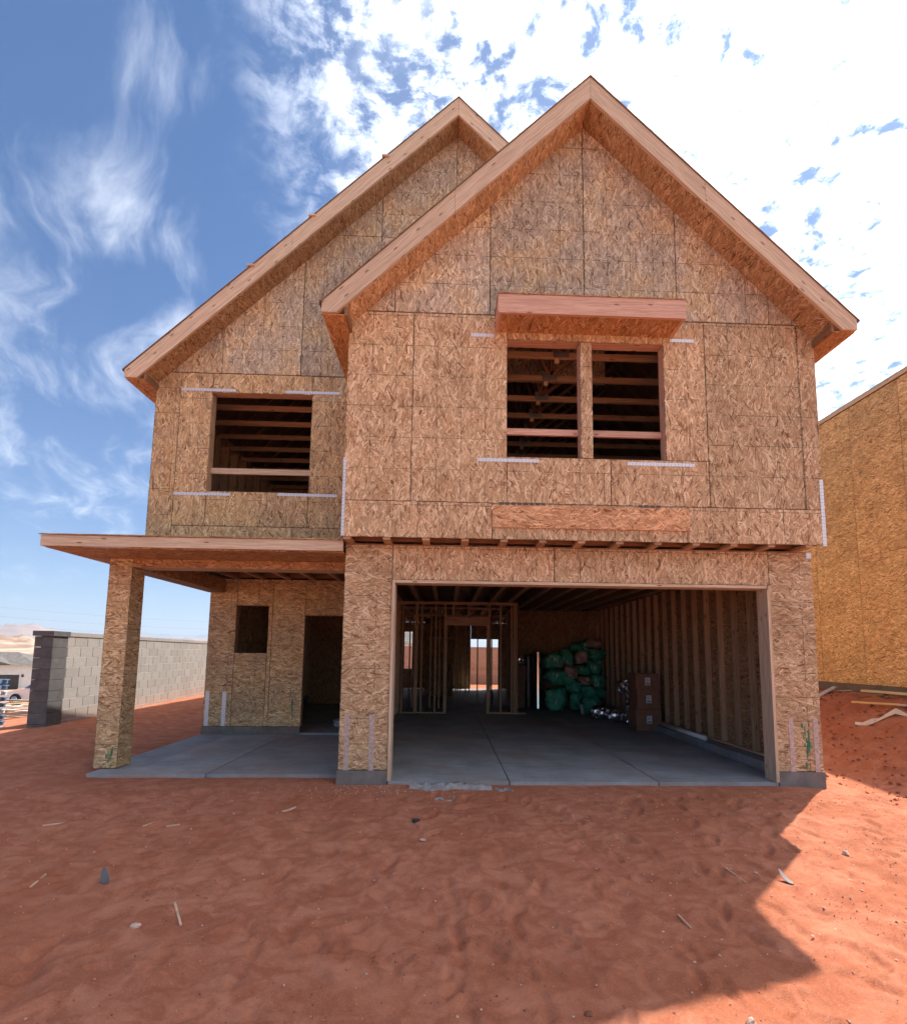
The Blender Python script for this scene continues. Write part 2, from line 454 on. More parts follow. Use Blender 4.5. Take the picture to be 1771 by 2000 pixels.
def wav(x, y, lam, k):
    a, ph = _waves[k]; b, ph2 = _waves[k + 1]
    return 0.5 * (np.sin((x * math.cos(a) + y * math.sin(a)) * 6.283 / lam + ph + 1.3 * np.sin((x * math.sin(b) + y * math.cos(b)) * 6.283 / (lam * 1.7) + ph2))
                  + np.sin((x * math.cos(b) - y * math.sin(b)) * 6.283 / (lam * .8) + ph2 + 1.1 * np.sin((x * math.sin(a) - y * math.cos(a)) * 6.283 / (lam * 1.3) + ph)))


def terrain(x, y):
    """large shape of the ground"""
    z = np.full(np.shape(x), -0.10)
    z = z + 0.87 * sst(6.5, 10.0, x) * sst(-3.0, 0.8, y)                 # bank up to the next lot
    z = z + 0.17 * sst(-3.6, -5.8, x) * sst(0.5, 3.0, y)                 # towards the block wall
    z = z + 0.055 * sst(-0.9, 0.0, y) * sst(6.5, 5.6, x)                  # banked against the slab
    z = z - 0.17 * sst(-0.3, -3.2, y)                                    # falls gently to the street
    drop = np.interp(-x, (6.7, 7.2, 15.3, 21, 36, 57, 90, 400), (0, -.12, -1.2, -2.05, -3.25, -4.0, -4.6, -8.0))
    z = z + np.where(x < -6.7, drop, 0)
    return z


def grow(a, b, st, ratio):
    out = [a]
    while abs(out[-1]) < abs(b):
        out.append(out[-1] + st); st *= ratio
    return out


xs = np.concatenate([sorted(grow(-7.5, -9000, -.1, 1.25)[1:]), np.arange(-7.5, -4.2, .06), np.arange(-4.2, 6.6, .024), np.arange(6.6, 10.6, .045), grow(10.6, 9000, .2, 1.3)])
ys = np.concatenate([sorted(grow(-4.7, -300, -.1, 1.4)[1:]), np.arange(-4.7, 0.4, .024), np.arange(0.4, 8.0, .06), np.arange(8, 22, .3), grow(22, 9000, .5, 1.28)])
GX, GY = np.meshgrid(xs, ys)
H = terrain(GX, GY)
near = sst(14, 8, np.hypot(GX - 1, GY + 1)) * (1 - .7 * sst(-.5, -.1, GY))
H += near * (0.016 * wav(GX, GY, 2.1, 0) + 0.0045 * wav(GX, GY, 0.9, 4) + 0.0032 * wav(GX, GY, .38, 8) + 0.0042 * wav(GX, GY * 1.6, .2, 24))
bank = sst(6.5, 7.6, GX) * sst(-1.5, 0.3, GY) * (GX < 10.6)
H += bank * (0.055 * wav(GX, GY, .75, 10) + 0.045 * np.abs(wav(GX, GY, .33, 14)) + 0.02 * wav(GX, GY, .17, 18))
ffar = sst(40, 400, np.hypot(GX, GY))
H += ffar * 2.0 * wav(GX, GY, 300, 20)


def dent(cx, cy, ln, wd, ang, dep, rim=0.25, shape=2.0):
    rr = max(ln, wd) * 1.7
    i0, i1 = np.searchsorted(xs, (cx - rr, cx + rr)); j0, j1 = np.searchsorted(ys, (cy - rr, cy + rr))
    if i1 - i0 < 2 or j1 - j0 < 2: return
    dx = GX[j0:j1, i0:i1] - cx; dy = GY[j0:j1, i0:i1] - cy
    c, s = math.cos(ang), math.sin(ang)
    q = np.sqrt(((dx * c + dy * s) / ln) ** 2 + ((-dx * s + dy * c) / wd) ** 2)
    H[j0:j1, i0:i1] += -dep * np.clip(1 - q ** shape, 0, 1) ** 1.2 + dep * rim * np.exp(-((q - 1.15) / .22) ** 2)


for k in range(260):
    cx, cy = _rs.uniform(-4.2, 7.0), _rs.uniform(-4.6, -0.35)
    a = _rs.normal(1.35, 0.75)
    dent(cx, cy, _rs.uniform(.11, .155), _rs.uniform(.045, .065), a, _rs.uniform(.007, .024), _rs.uniform(.2, .6), 3.0)
for k in range(260):
    cx, cy = _rs.uniform(-4.0, 6.8), _rs.uniform(-4.5, -.4); a = _rs.normal(1.5, .9)
    dent(cx, cy, .125, .05, a, _rs.uniform(.009, .021), .45, 4.5)
for k in range(150):
    dent(_rs.uniform(-4.2, 7), _rs.uniform(-4.6, -.4), _rs.uniform(.12, .3), _rs.uniform(.09, .2), _rs.uniform(0, 3.1), _rs.uniform(.007, .02), .3)
for k in range(90):
    dent(_rs.uniform(6.4, 9.8), _rs.uniform(-.5, 5), _rs.uniform(.08, .2), _rs.uniform(.05, .12), _rs.uniform(0, 3.1), _rs.uniform(-.05, .04), .1)
for tx in (1.36, 1.76):                                                  # cart tracks
    for k in range(46):
        yy = -4.6 + k * 0.055 + _rs.uniform(-.02, .02)
        dent(tx - (yy + 2.2) * 0.06 + .01 * math.sin(k * .7), yy, .055, .06, 0, .010, .35)
inside = ((GX > -3.20) & (GX < 6.02) & (GY > 0.40)) | ((GX > 0.04) & (GX < 6.02) & (GY > 0.05))
inside &= GY < 16.3
H = np.where(inside, -0.42, H)
nx, ny = len(xs), len(ys)
gm = bpy.data.meshes.new('ground')
co = np.stack([GX, GY, H], -1).reshape(-1, 3)
idx = np.arange(nx * ny).reshape(ny, nx)
fq = np.stack([idx[:-1, :-1], idx[:-1, 1:], idx[1:, 1:], idx[1:, :-1]], -1).reshape(-1, 4)
gm.vertices.add(len(co)); gm.vertices.foreach_set('co', co.ravel())
gm.loops.add(fq.size); gm.loops.foreach_set('vertex_index', fq.ravel().astype(np.int32))
gm.polygons.add(len(fq)); gm.polygons.foreach_set('loop_start', np.arange(0, fq.size, 4, dtype=np.int32))
gm.update(calc_edges=True); gm.polygons.foreach_set('use_smooth', np.ones(len(fq), dtype=bool))
gm.materials.append(M_SAND)
ground = link(bpy.data.objects.new('ground', gm)); tag(ground, 'rust red sandy building lot with footprints and cart tracks', 'ground', kind='structure')


def gz(x, y):
    i = min(max(int(np.searchsorted(xs, x)), 1), nx - 1); j = min(max(int(np.searchsorted(ys, y)), 1), ny - 1)
    return float(H[j, i])


# ------------------------------------------------------------------ the house
house = empty('unfinished_house', label='two storey house framed and sheathed in bare wood strand board, with open garage', cat='house', loc=(0, 0, 0))
TH = 0.014


def part(name): return empty(name, house)


SL = 0.977                       # roof slope, rise over run


def sheets(parent, rects, y, mat, clips=(), along=(0, 0, 1)):
    """sheathing boards on a wall that faces the street: rects of x0,x1,z0,z1"""
    for x0, x1, z0, z1 in rects:
        g = 0.0036
        poly = [(x0 + g, z0 + g), (x1 - g, z0 + g), (x1 - g, z1 - g), (x0 + g, z1 - g)]
        for c in clips:
            poly = clip(poly, *c)
            if len(poly) < 3: break
        if len(poly) >= 3:
            yo = y + R.uniform(-.0015, .0015)
            prism('osb_sheet', poly, yo, yo + TH, mat, parent, along)


# --- garage front
gw = part('garage_wall')
sheets(gw, [(0.0, 0.60, .13, 2.925), (5.477, 6.06, .13, 2.925)], 0.0, M_OSB, along=(1, 0, 0))
sheets(gw, [(0.60, 2.667, 2.478, 2.925), (2.667, 5.477, 2.478, 2.925)], 0.0, M_OSB)
for x0, x1 in ((.02, .06), (.3, .34), (.56, .598), (5.48, 5.518), (5.75, 5.79), (6.0, 6.04)):
    box('stud', x0, x1, TH + .004, .154, .13, 2.92, M_STUD, gw)
box('header', .60, 5.477, TH + .004, .19, 2.482, 2.90, M_FIR, gw)
box('jamb_board', 5.435, 5.474, -.02, .205, .004, 2.478, M_FIR, gw)
box('jamb_board', .603, .642, -.02, .205, .004, 2.478, M_FIR, gw)
box('jamb_board', .645, 5.432, -.018, .2, 2.440, 2.476, M_FIR, gw)
# --- stem wall and slabs
sw = part('foundation')
box('stem_wall', -.012, .598, -.012, .19, -.5, .127, M_STEM, sw)
box('stem_wall', 5.479, 6.072, -.012, .19, -.5, .127, M_STEM, sw)
box('stem_wall', 5.86, 6.07, .195, 16.4, -.5, .127, M_STEM, sw)
box('stem_wall', -.005, .18, .195, 3.45, -.5, .127, M_STEM, sw)
box('stem_wall', -3.30, -1.462, 3.447, 3.65, -.5, .137, M_STEM, sw)
box('stem_wall', -3.30, -3.1, 3.655, 16.4, -.5, .137, M_STEM, sw)
box('curb', 5.70, 5.856, .25, 8.8, -.03, .118, M_SLAB, sw)
sl = part('slab')
box('slab_base', -3.15, 5.85, .43, 16.3, -.4, -.03, M_JOINT, sl)
box('slab_edge', .603, 5.476, .004, .425, -.4, -.06, M_SLAB, sl)
gx = (0.603, 2.099, 3.955, 5.70); gy = (0.0, 2.36, 4.72, 7.05, 9.4)
for i in range(3):
    for j in range(4):
        x0, x1, y0, y1 = gx[i], gx[i + 1], gy[j], gy[j + 1]
        if j > 0: x0, x1 = (0.19 if i == 0 else x0), x1
        elif i == 0: box('slab_panel', .19, .61, .21, 2.357, -.058, -.001, M_SLAB, sl, (1, 0, 0))
        box('slab_panel', x0 + .007, x1 - .007, y0 + .003, y1 - .003, -.058, R.uniform(-.002, .001), M_SLAB, sl, (1, 0, 0))
px = (-3.30, -2.72, -1.72, -.008)
box('slab_panel', px[0] + .1, px[1] - .006, .33, .70, -.10, -.003, M_SLAB, sl, (1, 0, 0))
box('slab_panel', px[0] + .02, px[1] - .006, .706, 3.44, -.10, -.001, M_SLAB, sl, (1, 0, 0))
box('slab_panel', px[1] + .0, px[2] - .006, .33, 3.44, -.10, .0, M_SLAB, sl, (1, 0, 0))
box('slab_panel', px[2] + .006, px[3], .33, 3.44, -.10, -.002, M_SLAB, sl, (1, 0, 0))
box('slab_edge', -3.19, -.012, .335, .43, -.4, -.105, M_STEM, sl)
box('slab_panel', -3.08, .18, 3.66, 9.4, -.06, .0, M_SLAB, sl, (1, 0, 0))
box('slab_panel', -3.08, 5.84, 9.406, 16.43, -.3, .0, M_SLAB, sl, (1, 0, 0))
# --- porch
po = part('porch')
for (x0, x1, y0, y1, al) in ((-3.304, -3.004, .591, .605, (1, 0, 0)), (-3.018, -3.004, .607, .886, (0, 1, 0)), (-3.304, -3.29, .607, .886, (0, 1, 0)), (-3.288, -3.02, .872, .886, (1, 0, 0))):
    o = box('post_sheet', x0, x1, y0, y1, .006, 2.795 if y0 < .6 else 2.68, M_OSBP, po, al)
box('post_core', -3.286, -3.022, .609, .868, .006, 2.67, M_STUD, po)
box('beam_sheet', -3.002, -.004, .591, .605, 2.684, 2.795, M_OSBS, po)
box('beam', -2.998, -.006, .609, .88, 2.686, 2.93, M_FIR, po)
box('beam', -3.286, -3.02, .89, 3.45, 2.686, 2.93, M_DARKW, po)
box('beam_sheet', -3.016, -3.003, .892, 3.45, 2.684, 2.93, M_OSBS, po)
box('beam_sheet', -3.304, -3.29, .892, 3.45, 2.684, 2.93, M_OSBS, po)
box('fascia_board', -3.67, -.006, -.127, -.09, 2.811, 2.943, M_FIR, po)
box('fascia_board', -3.67, -3.633, -.087, 3.0, 2.811, 2.943, M_FIR, po)
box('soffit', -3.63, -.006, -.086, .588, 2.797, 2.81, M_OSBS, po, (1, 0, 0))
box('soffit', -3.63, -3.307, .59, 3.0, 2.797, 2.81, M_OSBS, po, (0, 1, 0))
mesh('porch_deck', [(-3.69, -.14, 2.946), (-.004, -.14, 2.946), (-.004, 1.275, 3.22), (-3.69, 1.275, 3.22),
                    (-3.69, -.14, 2.962), (-.004, -.14, 2.962), (-.004, 1.275, 3.236), (-3.69, 1.275, 3.236)], BF, M_OSBS, po, (1, 0, 0))
mesh('porch_deck', [(-3.69, 1.28, 3.0), (-3.30, 1.28, 3.22), (-3.30, 3.2, 3.22), (-3.69, 3.2, 3.0),
                    (-3.69, 1.28, 3.015), (-3.30, 1.28, 3.235), (-3.30, 3.2, 3.235), (-3.69, 3.2, 3.015)], BF, M_OSBS, po, (0, 1, 0))
for x in (-2.76, -2.27, -1.78, -1.295, -.80, -.35):
    box('porch_joist', x - .03, x + .03, .885, 3.45, 2.945, 2.99, M_STUD, po)
    box('porch_joist', x - .012, x + .012, .885, 3.45, 2.99, 3.2, M_DARKW, po)
box('blocking', -3.0, -.01, 3.41, 3.448, 2.99, 3.2, M_DARKW, po)
# --- entry wall
ew = part('entry_wall')
EY = 3.457
sheets(ew, [(-3.288, -2.77, .14, 2.96), (-2.77, -2.077, 2.441, 2.96), (-2.77, -2.155, .14, 1.527), (-2.155, -2.077, .14, 2.441), (-2.077, -1.454, .14, 2.96), (-1.454, -.55, 2.263, 2.96), (-.55, .0, .14, 2.96)], EY, M_OSBP, along=(1, 0, 0))
for x in (-3.27, -2.86, -2.815, -2.15, -1.75, -1.5, -.548, -.2):
    box('stud', x, x + .038, EY + TH + .003, EY + .155, .14, 2.95, M_STUD, ew)
box('window_sill', -2.77, -2.155, EY + TH + .003, EY + .155, 1.485, 1.525, M_STUD, ew)
box('window_header', -2.77, -2.155, EY + TH + .003, EY + .155, 2.444, 2.62, M_STUD, ew)
box('door_header', -1.454, -.55, EY + TH + .003, EY + .155, 2.266, 2.45, M_STUD, ew)
box('threshold', -1.455, -.2, EY - .02, EY + .2, -.06, .03, M_SLAB, ew)
# entry hall behind the door: studs and drywall-less partition
hp = part('hall_wall')
o0 = box('stud', -.02, .07, 3.75, 3.788, .04, 2.9, M_STUD, hp)
for k in range(1, 9): copy_at(o0, (-.02, 3.75 + k * .4064, .04))
box('bottom_plate', -.02, .07, 3.6, 6.9, .002, .038, M_STUD, hp)
box('osb_sheet', -2.9, .0, 9.2, 9.214, .0, 2.9, M_OSBSHADE, hp, (0, 0, 1))
# --- second floor, street gable (overhanging the garage by .27 m)
UY = -.272
AX, AZ = 3.04, 8.965            # ridge of the street gable, top of rake board
LIMZ = lambda ax, az: ((SL, 1, az - .30 + SL * ax), (-SL, 1, az - .30 - SL * ax))
M_DARKT = plain('rusty_tie', (.13, .095, .08), .5, .4)
gb = part('gable_wall')
fr = [(0.0, 0.825, 3.419, 5.905), (.825, 2.021, 3.419, 5.905), (2.021, 3.332, 3.419, 4.02), (3.332, 4.592, 3.419, 4.02), (4.047, 4.592, 4.02, 5.905),
      (4.592, 5.83, 3.419, 5.905), (5.83, 6.062, 3.419, 5.905), (2.021, 4.047, 5.577, 5.905), (2.96, 3.118, 4.02, 5.577),
      (0.0, 1.84, 2.962, 3.419), (1.84, 4.3, 2.962, 3.419), (4.3, 6.062, 2.962, 3.419)]
sheets(gb, fr, UY, M_OSB)
gabr = []
for x0 in (-.65, .575, 1.795, 3.03, 4.25, 5.47):
    x1 = {-.65: .575, .575: 1.795, 1.795: 3.03, 3.03: 4.25, 4.25: 5.47, 5.47: 6.062}[x0]
    gabr.append((max(x0, 0), x1, 5.911, 8.35)); gabr.append((max(x0, 0), x1, 8.35, 9.2))
sheets(gb, gabr, UY, M_OSBG, LIMZ(AX, AZ))
o = box('osb_strip', 1.84, 4.31, UY - .022, UY - .001, 3.108, 3.392, M_OSBB, gb, (1, 0, 0))
for x0, x1 in ((1.93, 2.55), (3.68, 4.0)):
    for k in range(int((x1 - x0) / .075)): box('metal_tie', x0 + k * .075, x0 + k * .075 + .05, UY - .006, UY - .002, 3.394, 3.432, M_DARKT, gb)
for x in (.02, .4, .8, 1.2, 1.6, 1.98, 4.05, 4.45, 4.85, 5.25, 5.65, 6.02):
    box('stud', x, x + .038, UY + TH + .004, UY + .155, 3.30, 5.66, M_STUD, gb)
for x in (2.42, 2.83, 3.24, 3.65):
    box('cripple_stud', x, x + .038, UY + TH + .004, UY + .155, 3.30, 3.97, M_STUD, gb)
for x0, x1 in ((2.023, 2.956), (3.121, 4.045)):
    box('window_sill', x0, x1, UY + TH + .003, UY + .155, 3.975, 4.016, M_PINK, gb)
    box('window_header', x0, x1, UY + TH + .003, UY + .155, 5.580, 5.80, M_PINK, gb)
    box('guard_rail', x0, x1, UY + .10, UY + .138, 4.36, 4.44, M_PINK, gb)
for x0 in (1.985, 2.962, 3.08, 4.049):
    box('trimmer', x0, x0 + .036, UY + TH + .003, UY + .155, 4.018, 5.578, M_PINK, gb)
# box head over the pair of windows
sh = part('window_hood')
box('hood_board', 1.865, 4.178, -.655, -.617, 5.672, 5.797, M_PINK, sh)
box('hood_board', 1.865, 4.178, -.652, -.617, 5.800, 5.915, M_PINK, sh)
for x0 in (1.868, 4.138):
    box('hood_end', x0, x0 + .036, -.615, UY - .003, 5.675, 5.912, M_PINK, sh)
box('hood_soffit', 1.906, 4.136, -.614, UY - .003, 5.677, 5.689, M_OSBS, sh, (0, 1, 0))
box('hood_deck', 1.86, 4.183, -.66, UY - .003, 5.917, 5.931, M_OSBS, sh)
for k in range(7):
    x = 2.0 + .34 * k
    box('hood_block', x, x + .038, -.612, UY - .004, 5.70, 5.90, M_STUD, sh)
# --- rear gable (the main roof)
RY = 1.28
BX, BZ = 1.368, 10.546
rg = part('main_gable_wall')
rr = [(-3.288, -2.91, 3.2, 5.905), (-2.91, -2.42, 3.45, 5.905), (-2.42, -.872, 3.45, 4.0), (-2.42, -.872, 5.59, 5.905), (-.872, 0.35, 3.45, 5.905), (-2.91, -1.1, 3.2, 3.45), (-1.1, .35, 3.2, 3.45)]
sheets(rg, rr, RY, M_OSBP)
gr = []
for x0 in (-3.5, -2.30, -1.075, .14, 1.36, 2.58):
    for z0, z1 in ((5.91, 8.35), (8.35, 10.6)):
        gr.append((max(x0, -3.288), {-3.5: -2.30, -2.30: -1.075, -1.075: .14, .14: 1.36, 1.36: 2.58, 2.58: 3.8}[x0], z0, z1))
sheets(rg, gr, RY, M_OSBG, LIMZ(BX, BZ))
box('window_sill', -2.42, -.872, RY + TH + .003, RY + .155, 3.955, 3.997, M_STUD, rg)
box('window_header', -2.42, -.872, RY + TH + .003, RY + .155, 5.593, 5.80, M_PINK, rg)
box('guard_rail', -2.42, -.872, RY + .10, RY + .138, 4.315, 4.405, M_FIR, rg)
for x0 in (-2.458, -.870):
    box('trimmer', x0, x0 + .036, RY + TH + .003, RY + .155, 3.99, 5.59, M_STUD, rg)
for x in (-3.27, -2.87, -.45, -.05):
    box('stud', x, x + .038, RY + TH + .004, RY + .155, 3.27, 5.66, M_STUD, rg)
for x in (-2.1, -1.7, -1.3): box('cripple_stud', x, x + .038, RY + TH + .004, RY + .155, 3.27, 3.95, M_STUD, rg)


# --- roofs: rake boards, eaves, soffits, decks
def gable_roof(pname, ax, az, ytip, ywall, yback, xl, xr, ztip, zs, right=True):
    g = part(pname)
    V = .335                                               # rake board, measured plumb
    for s, xe, xw in ((-1, xl, xl + .265), (1, xr, xr - .265)):
        if s == 1 and not right: xe = xr
        xi = ax + s * .002
        topz = lambda x: az - SL * abs(x - ax)
        def low(x): return topz(x) - V + .03
        poly = [(xi, topz(xi)), (xe, topz(xe)), (xe, zs + .012)]
        # level cut at the tail until the lower edge of the board is reached
        xc = ax + s * (az - V + .03 - (zs + .012)) / SL
        poly += [(xc, zs + .012), (xi, low(xi))]
        cut = ax + s * abs(xe - ax) * (.52 if s < 0 else .44)
        for sg in (1, -1):
            pc = clip(poly, sg, 0, sg * cut - .0015)
            prism('rake_board', pc, ytip + (.0015 if sg > 0 else 0), ytip + .038, M_FIR, g, (s * 1.0, 0, -SL))
        # sloping soffit behind the rake board
        a, b = (xi, low(xi) + .004), (xc, low(xc) + .004)
        prism('rake_soffit', [a, b, (b[0], b[1] + .014), (a[0], a[1] + .014)], ytip + .04, ywall - .002, M_OSBR, g, (0, 1, 0))
        # eave: level soffit, fascia, return
        x0, x1 = min(xe, xw), max(xe, xw)
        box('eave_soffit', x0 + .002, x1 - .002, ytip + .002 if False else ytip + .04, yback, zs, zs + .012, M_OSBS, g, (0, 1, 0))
        fx0 = xe if s == -1 else xe - .036
        box('eave_fascia', fx0, fx0 + .036, ytip + .04, yback, zs + .014, topz(xe) - .003, M_FIR, g)
        box('eave_return', min(xw, xw - s * .036), max(xw, xw - s * .036), ytip + .04, ywall - .004, zs - .0, low(xw) + .0, M_DARKW, g)
        # deck
        e = .03
        pts = [(xi - s * .002, az + .003), (xe + s * e, topz(xe + s * e) + .003), (xe + s * e, topz(xe + s * e) + .019), (xi - s * .002, az + .019)]
        prism('roof_deck', pts, ytip - .012, yback, M_ROOF, g, (0, 1, 0))
    return g


g1 = gable_roof('street_roof', AX, AZ, -.642, UY, RY - .004, -.255, 6.335, 5.742, 5.60)
g2 = gable_roof('main_roof', BX, BZ, .93, RY, 16.8, -3.56, 6.296, 5.729, 5.597)
for x, dz in ((-1.85, .0), (-.95, .0), (.16, .0)):
    box('deck_clip', x, x + .11, .90, .97, BZ - SL * abs(x + .05 - BX) + .0, BZ - SL * abs(x + .05 - BX) + .026, M_FIR, g2)
# --- side and back walls
sdw = part('side_wall')
k = 0
for y in np.arange(.21, 16.3, 1.22):
    y1 = min(y + 1.22, 16.4)
    box('osb_sheet', 6.054, 6.062, y + .003, y1 - .003, .13, 2.99, M_OSBN, sdw, (0, 0, 1))  # paler material chosen to bounce more light onto the neighbouring wall
    box('osb_sheet', 6.054, 6.062, y + .003, y1 - .003, 2.996, 5.9, M_OSBN, sdw, (0, 0, 1))
box('osb_sheet', 6.046, 6.060, -.25, .205, 2.996, 5.9, M_OSB, sdw, (0, 0, 1))
for y in np.arange(.21, 16.3, 1.22):
    y1 = min(y + 1.22, 16.4)
    box('sheet_lining', 5.996, 6.0525, y + .003, y1 - .003, .13, 2.99, M_OSBSHADE, sdw, (0, 1, 0))
box('osb_sheet', 0.0, .014, -.25, 1.27, 2.97, 5.66, M_OSB, sdw, (0, 0, 1))
box('osb_sheet', 0.0, .014, .02, 3.45, .13, 2.9, M_OSB, sdw, (0, 0, 1))
for y in np.arange(1.3, 16.3, 1.22):
    y1 = min(y + 1.22, 16.4)
    if y > 3.4: box('osb_sheet', -3.288, -3.274, y + .003, y1 - .003, .14, 2.99, M_OSBP, sdw, (0, 0, 1))
    box('osb_sheet', -3.288, -3.274, y + .003, y1 - .003, 2.996, 5.9, M_OSBP, sdw, (0, 0, 1))
st = box('stud', 5.905, 5.993, 1.165, 1.203, .165, 2.92, M_STUD, sdw)
for k in range(1, 19): copy_at(st, (5.905, 1.165 + k * .4264 + R.uniform(-.006, .006), .165))
copy_at(st, (5.905, .76, .165)); copy_at(st, (5.905, .36, .165))
box('bottom_plate', 5.903, 6.043, .21, 9.0, .128, .164, M_STUD, sdw)
st = box('stud', 5.905, 6.043, .2, .238, 3.29, 5.66, M_STUD, sdw)
for k in range(1, 30): copy_at(st, (5.905, .2 + k * .4064, 3.29))
st = box('stud', -3.27, -3.13, 1.5, 1.538, 3.29, 5.66, M_STUD, sdw)
for k in range(1, 30): copy_at(st, (-3.27, 1.5 + k * .4064, 3.29))
bw = part('back_wall')
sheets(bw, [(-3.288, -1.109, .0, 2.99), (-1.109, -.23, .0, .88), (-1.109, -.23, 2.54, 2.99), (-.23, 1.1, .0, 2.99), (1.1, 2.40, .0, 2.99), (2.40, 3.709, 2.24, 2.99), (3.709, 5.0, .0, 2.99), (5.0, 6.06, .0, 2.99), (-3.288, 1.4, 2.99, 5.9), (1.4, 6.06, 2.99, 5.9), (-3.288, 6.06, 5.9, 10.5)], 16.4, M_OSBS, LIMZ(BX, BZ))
# --- garage: back wall, framed partition, floor joists
gp = part('partition')
PY = 6.9
box('top_plate', -.02, 3.19, PY, PY + .09, 2.905, 2.94, M_STUD, gp)
box('top_plate', -.02, 3.19, PY, PY + .09, 2.867, 2.903, M_STUD, gp)
box('bottom_plate', -.02, 1.30, PY, PY + .09, .004, .04, M_STUD, gp)
box('bottom_plate', 2.37, 3.4, PY, PY + .09, .004, .04, M_STUD, gp)
for x in (-.02, .13, .47, .515, .64, 1.0, 1.245, 1.287, 2.375, 2.417, 2.73, 3.02, 3.09, 3.145):
    top = 2.865
    if x == 1.287 or x == 2.375: top = 2.31
    box('stud', x - .01, x + .028, PY + .001, PY + .089, .042, top, M_STUD, gp)
box('door_header', 1.277, 2.415, PY - .003, PY + .09, 2.312, 2.55, M_PINK, gp)
for x in (.30, .82, 1.08, 2.56): box('stud', x, x + .038, 8.3, 8.39, .01, 2.9, M_STUD, gp)
box('top_plate', -.02, 3.09, 8.3, 8.39, 2.87, 2.93, M_STUD, gp)
for x in (1.45, 1.85): box('cripple_stud', x, x + .038, PY + .001, PY + .089, 2.553, 2.865, M_STUD, gp)
for y in (7.1, 7.5, 7.9, 8.3, 8.7): box('stud', 3.10, 3.19, y, y + .038, .042, 2.865, M_STUD, gp)
box('osb_sheet', 3.195, 3.207, 7.0, 8.9, .0, 2.93, M_OSBSHADE, gp, (0, 0, 1))
# inner rooms beyond the garage
ip = part('inner_partition')
IY = 10.6
box('top_plate', -.6, 3.9, IY, IY + .09, 2.83, 2.90, M_STUD, ip)
for x in (-.55, .05, .42, .46, 1.05, 1.62, 1.95, 2.35, 2.83, 3.07, 3.5, 3.88):
    box('stud', x - .012, x + .026, IY + .001, IY + .089, .01, 2.83, M_STUD, ip)
box('door_header', .46, 1.62, IY - .002, IY + .089, 2.06, 2.12, M_STUD, ip)
box('osb_sheet', .50, 1.55, 12.2, 12.214, .0, 2.9, M_OSBSHADE, ip, (0, 0, 1))
box('osb_sheet', 3.8, 6.0, 9.1, 9.114, .0, 2.9, M_OSBSHADE, ip, (0, 0, 1))
for x in (1.75, 1.85, 2.2): box('stud', x, x + .038, 13.6, 13.69, .01, 2.9, M_STUD, ip)
gbk = part('garage_back_wall')
box('osb_sheet', 3.21, 4.43, 8.86, 8.874, .02, 2.92, M_OSBSHADE, gbk, (0, 0, 1))
box('osb_sheet', 4.436, 5.655, 8.86, 8.874, .02, 2.92, M_OSBSHADE, gbk, (0, 0, 1))
box('osb_sheet', 5.66, 5.9, 8.86, 8.874, .02, 2.92, M_OSBSHADE, gbk, (0, 0, 1))
fl = part('floor_frame')
for i, x in enumerate(np.arange(.02, 6.05, .482)):
    x = float(x)
    box('floor_joist', x, x + .09, UY + TH + .002, 16.2, 2.935, 2.973, M_STUD, fl)
    box('floor_joist', x + .03, x + .06, UY + TH + .002, 16.2, 2.975, 3.22, M_DARKW, fl)
box('rim_board', .02, 6.04, .03, .06, 2.978, 3.22, M_DARKW, fl)
box('ledger', .0, 6.06, -.004, .15, 2.928, 2.934, M_PINK, fl)
for x in np.arange(-2.8, -.1, .482):
    x = float(x)
    box('floor_joist', x, x + .09, 3.62, 16.2, 2.935, 2.973, M_STUD, fl)
for y in np.arange(-.24, 16.2, 1.22):
    box('subfloor_sheet', .016, 6.044, float(y) + .002, min(float(y) + 1.218, 16.3), 3.225, 3.243, M_OSBSHADE, fl, (1, 0, 0))
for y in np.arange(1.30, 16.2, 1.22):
    box('subfloor_sheet', -3.27, -.002, float(y) + .002, min(float(y) + 1.218, 16.3), 3.225, 3.243, M_OSBSHADE, fl, (1, 0, 0))


# --- roof trusses seen through the upper windows
def truss(pname, x0, x1, y, nodes, top_at):
    g = part(pname)
    box('bottom_chord', x0, x1, y, y + .038, 5.70, 5.789, M_STUD, g)
    for xn, tops in nodes:
        for xt in tops:
            beam('web', (xn + .02 * (xt > xn) - .02 * (xt < xn), y + .019, 5.79), (xt, y + .019, top_at(xt) - .12), .038, .089, M_DARKW, g, (0, 1, 0))  # darker than the chord lumber: attic shade painted into the webs
        box('truss_plate', xn - .11, xn + .11, y - .0035, y - .0005, 5.715, 5.86, M_PLATE, g)
        box('web_block', xn - .09, xn - .03, y + .005, y + .033, 5.64, 5.697, M_PALE, g)
    for s in (-1, 1):
        xe = x0 if s < 0 else x1
        ax = (x0 + x1) / 2
    return g


